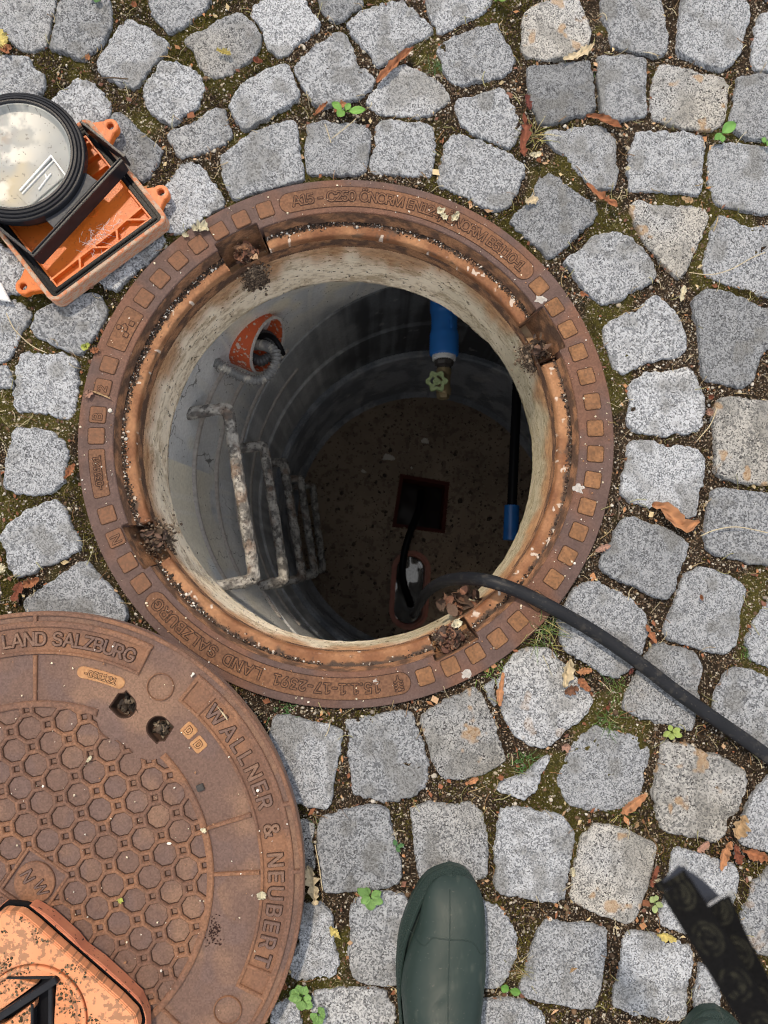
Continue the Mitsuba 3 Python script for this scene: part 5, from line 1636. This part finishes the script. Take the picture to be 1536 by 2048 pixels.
D0 = .36
cx_side = (ray(1392, 1845, D0) - ray(1340, 1875, D0)); cx_side /= np.linalg.norm(cx_side)
front = [ray(1350, 1771, D0 + .012), ray(1397, 1845, D0 + .004), ray(1450, 1932, D0), ray(1508, 2026, D0 - .004), ray(1570, 2125, D0 - .010), ray(1650, 2250, D0 - .018)]
m, uv = ribbon(front, [cx_side, cx_side, cx_side], .0164)
scene[numbered(f'{strap}__front_band')] = mikit.ply(m, 'm_strap', True, uv=uv)
back = [ray(1432, 1803, D0 + .022), ray(1462, 1872, D0 + .020), ray(1506, 1960, D0 + .016), ray(1560, 2060, D0 + .010), ray(1625, 2180, D0 + .002), ray(1700, 2300, D0 - .010)]
m, uv = ribbon(back, [cx_side, cx_side, cx_side], .0150)
scene[numbered(f'{strap}__back_band')] = mikit.ply(m, 'm_strap', True, uv=uv)
sd2 = cx_side * .55 + np.array([0, 0, .4])
m, uv = ribbon([ray(1338, 1752, D0 + .013), ray(1372, 1772, D0 + .019), ray(1402, 1797, D0 + .024), ray(1432, 1832, D0 + .026), ray(1470, 1900, D0 + .026)], [cx_side * .6, cx_side * .9, cx_side], .0150)
scene[numbered(f'{strap}__lining')] = mikit.ply(m, 'm_strap_back', True)
hem0, hem1 = ray(1414, 1812, D0 + .0195), ray(1440, 1795, D0 + .0195)
put('hem', tube([hem0, (hem0 + hem1) / 2, hem1], .0007, 8), 'hem', strap, smooth=True)
loop = [ray(1348 + 14 * 0, 1772, D0 + .012), ray(1340, 1757, D0 + .014), ray(1341, 1752, D0 + .018), ray(1352, 1763, D0 + .021)]
m, uv = ribbon(loop, [cx_side, cx_side], .0164)
scene[numbered(f'{strap}__fold')] = mikit.ply(m, 'm_strap', True, uv=uv)

# ------------------------------------------------------------------ fallen leaves and bark, one by one
COLS = {'red': (.27, .085, .045), 'rust': (.40, .155, .065), 'orange': (.52, .235, .10), 'brown': (.22, .105, .06), 'beige': (.66, .54, .34), 'cream': (.72, .66, .46), 'yellow': (.68, .56, .16), 'tan': (.50, .33, .17), 'pink': (.46, .26, .19), 'maroon': (.20, .06, .05), 'lime': (.52, .58, .10)}


def leaf(pxs, width, col, z=.0045, curl=.5, seed=0, tip=.15, wrinkle=.5, lift=.004):
    """A curled leaf or bark strip along the surveyed centre line."""
    rng = np.random.default_rng(seed)
    c = spline([at(x, y, z) for x, y in pxs], 15)
    n = len(c)
    t = np.linspace(0, 1, n)
    tg = np.gradient(c, axis=0); tg /= np.linalg.norm(tg, axis=1, keepdims=True)
    sd = np.c_[-tg[:, 1], tg[:, 0], np.zeros(n)]
    w = width * np.maximum(np.sin(np.pi * np.clip(t * .94 + .03, 0, 1)) ** .6, tip) * (1 + .28 * rng.normal(0, 1, n))
    k = np.linspace(-1, 1, 7)
    dz = curl * (np.abs(k) ** 1.8)[None] * w[:, None] * .5
    v = c[:, None] + sd[:, None] * (k[None] * w[:, None] / 2 * (1 - .25 * abs(curl)))[..., None]
    v[..., 2] += dz + rng.normal(0, 1, v.shape[:2]) * width * .07 * wrinkle + (lift * (2 * t - 1) ** 2 * rng.uniform(.3, 1))[:, None] - (.10 * width * (np.abs(k) < .1))[None]
    v[..., :2] += rng.normal(0, 1, v.shape[:2] + (2,)) * width * .025
    f = grid_faces(n, 7)
    P = v.reshape(-1, 3)
    m = len(P)
    edge = np.r_[np.arange(7), np.arange(2 * 7 - 1, n * 7, 7), np.arange(n * 7 - 2, (n - 1) * 7 - 1, -1), np.arange((n - 2) * 7, 0, -7)]
    nx = np.roll(edge, -1)
    side = np.vstack([np.c_[edge, nx, nx + m], np.c_[edge, nx + m, edge + m]])
    F = np.vstack([f, f[:, ::-1] + m, side])
    base = .66 * np.array(COLS[col]) + .10 * np.mean(COLS[col])
    cc = base * (.72 + .55 * meshkit.fbm(np.c_[P[:, :2] * 160, np.full(m, seed)], 3))[:, None]
    mid = np.where(np.arange(m) % 7 == 3, 1.28, np.where(np.arange(m) // 7 % 3 == 0, .86, 1.0))
    cc = cc * mid[:, None]
    sp_ = meshkit.noise(np.c_[P[:, :2] * 420, np.full(m, seed)])[:, None]
    cc = np.where(sp_ > .80, cc * .45, cc)
    mesh = trimesh.Trimesh(np.vstack([P + [0, 0, .0006], P]), F, process=False)
    return mesh, np.vstack([cc, cc * .9])


LEAVES = [
    ('bark_strip', [(826, 96), (800, 118), (776, 142), (753, 166)], .0165, 'rust', 'long reddish bark strip lying diagonally between granite setts near the top', 'bark'),
    ('bark_strip', [(655, 205), (642, 218), (628, 233)], .0095, 'rust', 'short reddish bark strip left of the green four-leaved weed', 'bark'),
    ('dead_leaf', [(683, 203), (686, 218)], .010, 'orange', 'small orange scrap sticking up behind the green four-leaved weed', 'leaf'),
    ('dead_leaf', [(1187, 90), (1160, 108), (1126, 122)], .0145, 'beige', 'long beige willow leaf curled beside a sett at upper right', 'leaf'),
    ('dead_leaf', [(1171, 233), (1196, 237), (1220, 247), (1242, 256)], .0135, 'rust', 'curled brown leaf with a cream edge between two setts at upper right', 'leaf'),
    ('bark_strip', [(1052, 190), (1056, 206), (1060, 222)], .011, 'maroon', 'dark maroon bark bit above the long red bark strip', 'bark'),
    ('bark_strip', [(1046, 228), (1052, 262), (1045, 290), (1048, 314)], .0150, 'red', 'long dark red bark strip standing upright in a joint at upper right', 'bark'),
    ('bark_strip', [(1172, 370), (1196, 390), (1216, 402), (1233, 416)], .0120, 'rust', 'rust coloured bark strip between the dark sett and the pale square sett', 'bark'),
    ('dead_leaf', [(1303, 1010), (1328, 1014), (1348, 1036), (1372, 1053), (1398, 1042)], .0230, 'orange', 'large curled orange leaf lying on the edge of a bright sett at right', 'leaf'),
    ('dead_leaf', [(434, 103), (450, 106), (462, 112)], .0120, 'yellow', 'pale yellow leaf lying on a dark sett at upper left', 'leaf'),
    ('dead_leaf', [(506, 120), (515, 124), (526, 126)], .0100, 'red', 'small red crumpled leaf at the right rim of a dark sett near the top', 'leaf'),
    ('dead_leaf', [(-6, 60), (4, 78), (10, 98)], .0190, 'yellow', 'yellow leaf at the left edge near the top corner', 'leaf'),
    ('dead_leaf', [(2, 96), (14, 102), (22, 92)], .0120, 'rust', 'rusty leaf tucked under the yellow leaf in the top left corner', 'leaf'),
    ('dead_leaf', [(386, 462), (402, 455), (418, 462)], .0190, 'cream', 'crumpled cream leaf on the upper left rim of the frame', 'leaf'),
    ('dead_leaf', [(365, 470), (378, 474)], .0080, 'cream', 'little cream leaf scrap just outside the upper left rim', 'leaf'),
    ('dead_leaf', [(876, 416), (885, 430), (893, 441)], .0140, 'cream', 'cream leaf half covering the word ending on the frame top', 'leaf'),
    ('dead_leaf', [(903, 444), (911, 435), (917, 426)], .0110, 'cream', 'second cream leaf bit to the right on the lettered frame top', 'leaf'),
    ('dead_leaf', [(164, 692), (173, 696), (180, 688)], .0105, 'lime', 'bright lime yellow leaf beside the left of the frame', 'leaf'),
    ('dead_leaf', [(182, 703), (191, 702), (199, 699)], .0085, 'rust', 'tiny rust leaf touching the lime yellow one', 'leaf'),
    ('dead_leaf', [(170, 786), (178, 789), (186, 783)], .0130, 'pink', 'round pinkish leaf lying on the left rim of the frame', 'leaf'),
    ('twig', [(186, 783), (205, 790), (222, 798)], .0030, 'tan', 'forked tan twig on the left rim of the frame', 'twig'),
    ('dead_leaf', [(130, 958), (141, 943), (150, 928)], .0120, 'rust', 'rusty leaf in the joint left of the frame', 'leaf'),
    ('dead_leaf', [(28, 1202), (36, 1182), (44, 1164)], .0150, 'red', 'dark red leaf lying in the joint at far left, below middle', 'leaf'),
    ('dead_leaf', [(48, 1170), (64, 1166), (80, 1157)], .0130, 'rust', 'rust leaf right beside the dark red leaf at far left', 'leaf'),
    ('dead_leaf', [(0, 1128), (4, 1138), (7, 1146)], .0120, 'cream', 'cream leaf at the left edge below middle', 'leaf'),
    ('dead_leaf', [(615, 1730), (620, 1755), (627, 1782), (632, 1808)], .0185, 'beige', 'long cream yellow leaf beside the right edge of the cover', 'leaf'),
    ('dead_leaf', [(660, 1852), (668, 1862), (681, 1876)], .0105, 'yellow', 'small folded yellow leaf below the long cream leaf', 'leaf'),
    ('dead_leaf', [(1140, 1317), (1136, 1340), (1127, 1374)], .0165, 'beige', 'long pale yellow leaf on a big sett below the hose', 'leaf'),
    ('dead_leaf', [(1127, 1384), (1142, 1380), (1154, 1374)], .0150, 'brown', 'grey brown leaf under the pale yellow leaf', 'leaf'),
    ('dead_leaf', [(1154, 1345), (1168, 1342), (1183, 1340)], .0120, 'orange', 'orange leaf in the joint right of the pale yellow leaf', 'leaf'),
    ('dead_leaf', [(1157, 1356), (1164, 1366), (1178, 1382)], .0115, 'rust', 'rust leaf just below the orange leaf near the hose', 'leaf'),
    ('dead_leaf', [(1212, 1505 - 92), (1218, 1418)], .0095, 'red', 'small red leaf strip in the mossy joint below the hose', 'leaf'),
    ('dead_leaf', [(1291, 1249), (1300, 1266), (1311, 1286)], .0085, 'rust', 'slim curled rust leaf pointing at the hose from above', 'leaf'),
    ('dead_leaf', [(1258, 1340), (1264, 1344)], .0110, 'maroon', 'small maroon leaf peeping out from under the hose', 'leaf'),
    ('dead_leaf', [(1006, 1345), (1003, 1368), (999, 1392), (1000, 1412)], .0105, 'orange', 'upright orange leaf strip between the frame and the big lower sett', 'leaf'),
    ('dead_leaf', [(1123, 1492), (1131, 1495), (1140, 1492)], .0115, 'pink', 'round pinkish leaf at the corner above a lower right sett', 'leaf'),
    ('dead_leaf', [(1242, 1626), (1262, 1612), (1291, 1588)], .0155, 'orange', 'orange brown leaf wedged below the sett with a rusty stain', 'leaf'),
    ('dead_leaf', [(1268, 1646), (1276, 1650)], .0105, 'tan', 'tan leaf scrap below the orange brown leaf', 'leaf'),
    ('dead_leaf', [(1488, 1630), (1478, 1655), (1470, 1675)], .0230, 'tan', 'broad tan leaf with a pale midrib at the right edge', 'leaf'),
    ('dead_leaf', [(1462, 1682), (1448, 1708), (1441, 1740)], .0140, 'orange', 'rolled orange leaf lying on the sett above the strap', 'leaf'),
    ('dead_leaf', [(1470, 1690), (1474, 1710), (1478, 1728)], .0140, 'red', 'dark red leaf under the rolled orange leaf at right', 'leaf'),
    ('dead_leaf', [(1484, 1700), (1508, 1708), (1536, 1716)], .0150, 'rust', 'rust leaf reaching the right edge beside the red leaf', 'leaf'),
    ('dead_leaf', [(1393, 1702), (1404, 1694), (1416, 1682)], .0110, 'pink', 'pinkish folded leaf above the sett behind the strap', 'leaf'),
    ('dead_leaf', [(1314, 1730), (1308, 1752), (1301, 1772)], .0085, 'red', 'narrow red leaf standing along the right side of a lower sett', 'leaf'),
    ('dead_leaf', [(1318, 1756), (1315, 1768)], .0125, 'cream', 'cream leaf bit left of the strap tip', 'leaf'),
    ('dead_leaf', [(1143, 1733), (1146, 1752)], .0100, 'cream', 'narrow cream leaf between two setts right of the boot', 'leaf'),
    ('dead_leaf', [(1313, 1868), (1330, 1872), (1352, 1878)], .0130, 'yellow', 'torn yellow tan leaf left of the strap at a sett corner', 'leaf'),
    ('dead_leaf', [(1418, 790), (1422, 800)], .0120, 'red', 'upper dark red leaf in the joint between two bright setts at right', 'leaf'),
    ('dead_leaf', [(1415, 818), (1420, 832)], .0120, 'pink', 'lower pinkish leaf in the joint between two bright setts at right', 'leaf'),
    ('dead_leaf', [(1190, 1103), (1205, 1096), (1220, 1091)], .0090, 'pink', 'pinkish tan leaf sliver right of the frame below the last studs', 'leaf'),
    ('dead_leaf', [(1398, 1195), (1404, 1194)], .0105, 'rust', 'single round rust leaf lying on a bright sett above the hose', 'leaf'),
    ('dead_leaf', [(1080, 326), (1074, 318)], .0090, 'rust', 'rust leaf scrap below the long dark red bark strip', 'leaf'),
    ('dead_leaf', [(1058, 310), (1070, 312), (1082, 308)], .0110, 'cream', 'cream yellow leaf at the foot of the long dark red bark strip', 'leaf'),
    ('dead_leaf', [(1050, 405), (1062, 402), (1076, 398)], .0130, 'beige', 'beige leaf on the top left corner of the dark sett by the frame', 'leaf'),
    ('dead_leaf', [(1362, 395), (1376, 402), (1385, 404)], .0110, 'tan', 'tan leaf between the pale square sett and the rusty triangular sett', 'leaf'),
    ('dead_leaf', [(1366, 572), (1364, 590), (1360, 604)], .0100, 'cream', 'cream leaf left of the dark grey sett at right', 'leaf'),
    ('dead_leaf', [(1252, 335), (1256, 342)], .0090, 'cream', 'cream crumb of leaf in the joint left of the pale square sett', 'leaf'),
    ('dead_leaf', [(1160, 585), (1168, 594)], .0085, 'rust', 'little rust leaf right of the frame beside the first studs', 'leaf'),
    ('dead_leaf', [(955, 1553), (948, 1560), (930, 1567)], .0085, 'orange', 'orange leaf shred below the sett above the boot', 'leaf'),
    ('dead_leaf', [(1000, 1548), (1003, 1560)], .0085, 'rust', 'rust leaf shred left of the small triangular stone', 'leaf'),
    ('dead_leaf', [(178, 565), (186, 578)], .0100, 'pink', 'pinkish leaf below the orange tray near the frame', 'leaf'),
    ('dead_leaf', [(172, 118), (182, 116)], .0105, 'orange', 'small orange leaf in the joint at upper left', 'leaf'),
    ('dead_leaf', [(265, 10), (275, 14)], .0100, 'rust', 'rust leaf at the top edge left of centre', 'leaf'),
    ('dead_leaf', [(1143, 1935), (1146, 1940)], .0105, 'tan', 'round tan leaf in the joint below the boot side sett', 'leaf'),
    ('dead_leaf', [(548, 1958), (560, 1968), (575, 1972)], .0120, 'rust', 'rust leaf in the joint by the lower rim of the cover', 'leaf'),
    ('dead_leaf', [(1168, 2040), (1180, 2046)], .0140, 'tan', 'tan crumpled leaf at the bottom edge right of the boot', 'leaf'),
]
for i, (nm, pxs, w, col, lab, cat) in enumerate(LEAVES):
    onrim = lab.find('rim of the frame') >= 0 or lab.find('frame top') >= 0
    m, vc = leaf(pxs if len(pxs) > 2 else [pxs[0], tuple((np.array(pxs[0]) + pxs[1]) / 2), pxs[1]], w, col, .0040 if not onrim else .0042, curl=float(np.random.default_rng(i).uniform(.25, .8)), seed=300 + i, wrinkle=.9)
    k = thing(nm, lab, cat)
    scene[k] = mikit.ply(m, 'm_vertex', True, color=vc)
for pxs, lab, z in (([(908, 1240), (915, 1246), (903, 1252)], 'cream torn leaf lying on the debris in the bottom pocket', -.014),):
    m, vc = leaf(pxs, .013, 'cream', z, .5, 399)
    k = thing('dead_leaf', lab, 'leaf')
    scene[k] = mikit.ply(m, 'm_vertex', True, color=vc)
for pxs, w, col, lab in (([(177, 1515), (182, 1519)], .0105, 'cream', 'cream leaf bit on the cover grid near the middle left'), ([(524, 1782), (523, 1798)], .0120, 'cream', 'cream leaf bit on the lettered band of the cover'),
                         ([(243, 1795), (240, 1806)], .0070, 'lime', 'yellow green seed on the cover grid above the orange lid'), ([(410, 1656), (405, 1664)], .0080, 'cream', 'cream crumb at the end of the cover rib'),
                         ([(434, 1412), (450, 1432), (455, 1440)], .0025, 'beige', 'thin straw lying on the first letter of the cover band')):
    m, vc = leaf(pxs if len(pxs) > 2 else [pxs[0], tuple((np.array(pxs[0]) + pxs[1]) / 2), pxs[1]], w, col, COVER_Z + .0018, .4, 400 + len(USED), wrinkle=.4, lift=.001)
    k = thing('leaf_bit', lab, 'leaf')
    scene[k] = mikit.ply(m, 'm_vertex', True, color=vc)
# long fine stems
for i, (pts, lab) in enumerate((([(1378, 545), (1420, 550), (1460, 540), (1500, 518), (1530, 505)], 'long thin bent straw across the setts at right'), ([(1400, 1072), (1430, 1060), (1475, 1054), (1540, 1066)], 'long pale straw lying on the dark sett at the right edge'),
                                ([(14, 628), (30, 660), (62, 690), (92, 705)], 'thin curved straw over the setts at far left'), ([(650, 248), (656, 265), (662, 285)], 'short stick on a sett above the frame'), ([(712, 236), (690, 255), (664, 278)], 'thin pale stalk leaning from the four-leaved weed'),
                                ([(1396, 880), (1420, 850), (1432, 818)], 'pale bent straw beside the dead red leaves'), ([(630, 1690), (638, 1730), (645, 1780)], 'thin straw standing beside the cover edge'), ([(0, 940), (6, 970), (12, 985)], 'grey brown twig at the left edge'),
                                ([(1226, 990), (1238, 1008), (1237, 1040)], 'dark bent twig at the right of the frame'), ([(193, 158), (225, 154), (256, 157)], 'fine dark twig over the mossy joint at upper left'))):
    k = thing('straw', lab, 'straw')
    c = spline([at(x, y, .0050) for x, y in pts], 24)
    c[:, 2] += .002 * np.sin(np.linspace(0, 3, len(c)) + i)
    m = tube(c, .0011 if 'twig' in lab else .0007, 6)
    scene[k] = mikit.ply(m, 'm_vertex', True, color=np.tile((.10, .075, .055) if 'twig' in lab else (.50, .42, .28), (len(m.vertices), 1)))

# ------------------------------------------------------------------ weeds
def blade(c, d, L, W, z, rng, up=.25):
    n = 9
    t = np.linspace(0, 1, n)
    w = W * np.sin(np.pi * np.clip(t * .96 + .02, 0, 1)) ** .75
    d = np.asarray(d) / np.linalg.norm(d)
    s = np.array([-d[1], d[0]])
    k = np.array([-1, -.5, 0, .5, 1])
    xy = np.asarray(c)[None, None] + d[None, None] * (t * L)[:, None, None] + s[None, None] * (k[None] * w[:, None] / 2)[..., None]
    zz = z + (up * L * t * (1 - .55 * t))[:, None] + (np.abs(k) * W * .16)[None] + rng.normal(0, .00025, (n, 5))
    P = np.concatenate([xy, zz[..., None]], -1).reshape(-1, 3)
    f = grid_faces(n, 5)
    return trimesh.Trimesh(np.vstack([P + [0, 0, .0004], P]), np.vstack([f, f[:, ::-1] + len(P)]), process=False)


WEEDS = [
    ((690, 224), 'bright green weed with four oval leaves above the frame', [((684, 224), (664, 213), .012), ((688, 226), (676, 240), .014), ((692, 226), (700, 212), .010), ((698, 228), (731, 227), .0135)], (.16, .36, .05)),
    ((1440, 270), 'green weed with three round leaves at the right edge near the top', [((1440, 271), (1464, 254), .0175), ((1440, 272), (1425, 285), .011), ((1438, 274), (1441, 290), .010)], (.13, .33, .055)),
    ((1528, 288), 'tiny light green seedling at the right edge below the round-leaved weed', [((1528, 288), (1518, 283), .009), ((1528, 288), (1540, 296), .011)], (.16, .36, .07)),
    ((740, 1790), 'green weed rosette left of the boot', [((738, 1788), (715, 1772), .012), ((740, 1790), (722, 1800), .012), ((742, 1790), (762, 1778), .012), ((744, 1792), (766, 1800), .012), ((741, 1793), (742, 1816), .015), ((738, 1786), (732, 1770), .009)], (.15, .31, .07)),
    ((1015, 1975), 'two-leaved green seedling right of the boot', [((1016, 1975), (1000, 1968), .012), ((1018, 1976), (1039, 1978), .011)], (.13, .33, .04)),
    ((192, 6), 'small green leaf at the top edge left of centre', [((190, 4), (204, 8), .011), ((190, 4), (182, -6), .009)], (.07, .20, .04)),
    ((992, 4), 'green leaves at the top edge right of centre', [((990, 8), (984, -6), .012), ((994, 6), (1014, 0), .013), ((994, 6), (1004, -12), .010)], (.18, .34, .05)),
    ((1340, 1462), 'yellow green rosette between two setts below the hose', [((1338, 1462), (1322, 1470), .0085), ((1340, 1460), (1334, 1448), .0075), ((1342, 1462), (1356, 1455), .0085), ((1341, 1465), (1338, 1478), .0095), ((1343, 1465), (1360, 1470), .0085)], (.30, .40, .08)),
    ((1308, 1803), 'pale green weed left of the strap', [((1306, 1800), (1297, 1790), .010), ((1308, 1802), (1322, 1808), .008), ((1307, 1806), (1305, 1822), .009), ((1309, 1798), (1308, 1786), .008)], (.33, .42, .16)),
    ((605, 1990), 'light green creeping weed with many round leaves at the cover edge', [((600, 1985), (580, 1978), .014), ((602, 1982), (596, 1964), .013), ((606, 1984), (614, 1966), .012), ((604, 1990), (586, 1996), .012), ((608, 1992), (624, 1990), .012), ((606, 1996), (602, 2014), .015), ((610, 2000), (626, 2008), .012), ((598, 1990), (578, 1990), .010)], (.19, .38, .09)),
    ((636, 2024), 'light green creeping weed right next to the bottom cover edge', [((634, 2022), (624, 2034), .014), ((638, 2020), (648, 2010), .012), ((640, 2024), (650, 2030), .013), ((636, 2026), (638, 2044), .015)], (.17, .35, .08)),
    ((792, 1690), 'small dark green seedling left above the boot toe', [((792, 1688), (788, 1676), .006), ((794, 1690), (808, 1686), .006), ((792, 1692), (800, 1700), .006)], (.06, .17, .05)),
]
for (bx, by), lab, lv, col in WEEDS:
    k = thing('weed', lab, 'weed')
    rng = np.random.default_rng(len(USED))
    b = at(bx, by, -.006)
    st_ = [tube([b, np.r_[(b[:2] + at(*p, 0)[:2]) / 2, .001], np.r_[at(*p, 0)[:2], .005]], .0007, 5, False) for p, q, w in lv]
    m = cat_meshes(st_)
    kk = numbered(f'{k}__stem')
    scene[kk] = mikit.ply(m, 'm_vertex_soft', True, color=np.tile(np.array(col) * .7, (len(m.vertices), 1)))
    for p, q, w in lv:
        a, e = at(*p, 0)[:2], at(*q, 0)[:2]
        L = np.linalg.norm(e - a)
        m = blade(a, e - a, L, w, .005, rng, float(rng.uniform(.1, .4)))
        c = (np.array(col) * .72 + np.mean(col) * .10) * rng.uniform(.85, 1.15)
        vv = np.asarray(m.vertices)
        cc = c * (.85 + .3 * meshkit.noise(np.c_[vv[:, :2] * 300, vv[:, 2:]]))[:, None]
        kk = numbered(f'{k}__leaf')
        scene[kk] = mikit.ply(m, 'm_vertex_soft', True, color=cc)


def tuft(px, lab, n, r, L, cols, seed, up=.7):
    rng = np.random.default_rng(seed)
    ms, cs = [], []
    c = at(*px, -.012)
    for i in range(n):
        a = rng.uniform(0, 6.28)
        b = c + np.r_[rng.normal(0, r, 2), 0]
        l = rng.uniform(.5, 1.2) * L
        d = np.array([math.cos(a), math.sin(a)])
        bend = rng.uniform(.5, 1.1)
        pts = [b, b + np.r_[d * l * .35 * bend, l * .5 * up], b + np.r_[d * l * .8 * bend, l * .62 * up]]
        t_ = tube(spline(pts, 8), np.linspace(.00075, .00022, 9), 3, False)
        ms.append(t_)
        cs.append(np.tile(np.array(cols[rng.integers(len(cols))]) * rng.uniform(.7, 1.2), (len(t_.vertices), 1)))
    k = thing('grass_tuft', lab, 'grass')
    scene[k] = mikit.ply(cat_meshes(ms), 'm_vertex_soft', True, color=np.vstack(cs))


G, Y = [(.11, .21, .05), (.16, .26, .07), (.08, .16, .05)], [(.42, .36, .14), (.50, .44, .24), (.30, .30, .10)]
tuft((1093, 1262), 'green and straw coloured grass tuft where the hose leaves the frame', 60, .013, .045, G + Y, 501)
tuft((985, 1326), 'low bright green grass tuft at the lower right rim of the frame', 90, .012, .020, [(.16, .28, .05), (.26, .38, .10), (.10, .2, .05)], 502)
tuft((1068, 278), 'dry yellow grass tuft beside the long dark red bark strip', 36, .004, .042, Y, 503, .5)
tuft((1215, 1446), 'green grass tuft in the joint below the hose', 46, .010, .030, G, 504, .5)
tuft((1228, 1370), 'dark green grass tuft between two setts under the hose', 34, .008, .026, G, 505, .5)
tuft((1046, 1522), 'feathery green tuft above the small triangular stone', 46, .008, .022, [(.08, .19, .05), (.10, .23, .07)], 506)
tuft((570, 1420), 'small green tuft at the bottom of the frame', 34, .009, .020, [(.06, .16, .05), (.10, .22, .07)], 507)
tuft((750, 1424), 'pale dry grass tuft under the frame at the bottom', 26, .004, .026, [(.45, .40, .26), (.36, .30, .16)], 508, .4)
tuft((876, 140), 'green tuft between two setts near the top centre', 30, .006, .022, [(.10, .20, .08), (.14, .24, .10)], 509)
tuft((1193, 150), 'dark green tuft beside the narrow tall sett', 28, .006, .016, [(.09, .17, .05), (.13, .22, .06)], 510)
tuft((1240, 1625), 'olive grass tuft below the orange brown leaf', 34, .007, .022, G + Y, 511, .5)
tuft((1030, 1930), 'dry brown grass tuft right of the boot', 40, .009, .030, Y + [(.20, .16, .08)], 512, .5)
tuft((866, 395 - 0), 'short moss like tuft above the frame', 1, .002, .008, G, 513) if False else None
tuft((1196, 65), 'yellow green moss tuft between two setts at the top right', 60, .007, .010, [(.28, .28, .05), (.20, .21, .04)], 514)
tuft((628, 1650), 'spiky dark green tuft beside the right rim of the cover', 26, .005, .018, [(.07, .13, .05), (.10, .17, .06)], 515)
tuft((1494, 1300), 'green tuft at the right edge above the hose', 30, .006, .018, G, 516)
k = thing('pale_shard', 'pointed pale plastic shard at the left edge below the orange tray', 'shard')
scene[k] = mikit.ply(bevelled(Polygon([at(-20, 548, .01)[:2], at(2, 566, .01)[:2], at(20, 602, .01)[:2], at(2, 600, .01)[:2], at(-20, 590, .01)[:2]]), .004, .010, .0015), 'm_white_plastic', False)

GROUPS = {'dead_leaf': 'fallen leaves on the paving and the iron', 'bark_strip': 'fallen bark strips in the joints', 'weed': 'weeds sprouting from the joints', 'grass_tuft': 'grass tufts in the joints', 'straw': 'straws and fine twigs on the paving',
          'debris_clump': 'clumps of debris in the pockets of the frame', 'mortar_chip': 'mortar chips on the shaft floor', 'leaf_bit': 'leaf bits on the cover', 'slot_debris': 'debris in the lifting slots', 'conduit': 'corrugated conduits at the pipe stub'}
for key in labels:
    base = key[:-4] if key[-4:-3] == '_' and key[-3:].isdigit() else key
    if base in GROUPS and 'category' in labels[key]:
        labels[key]['group'] = GROUPS[base]
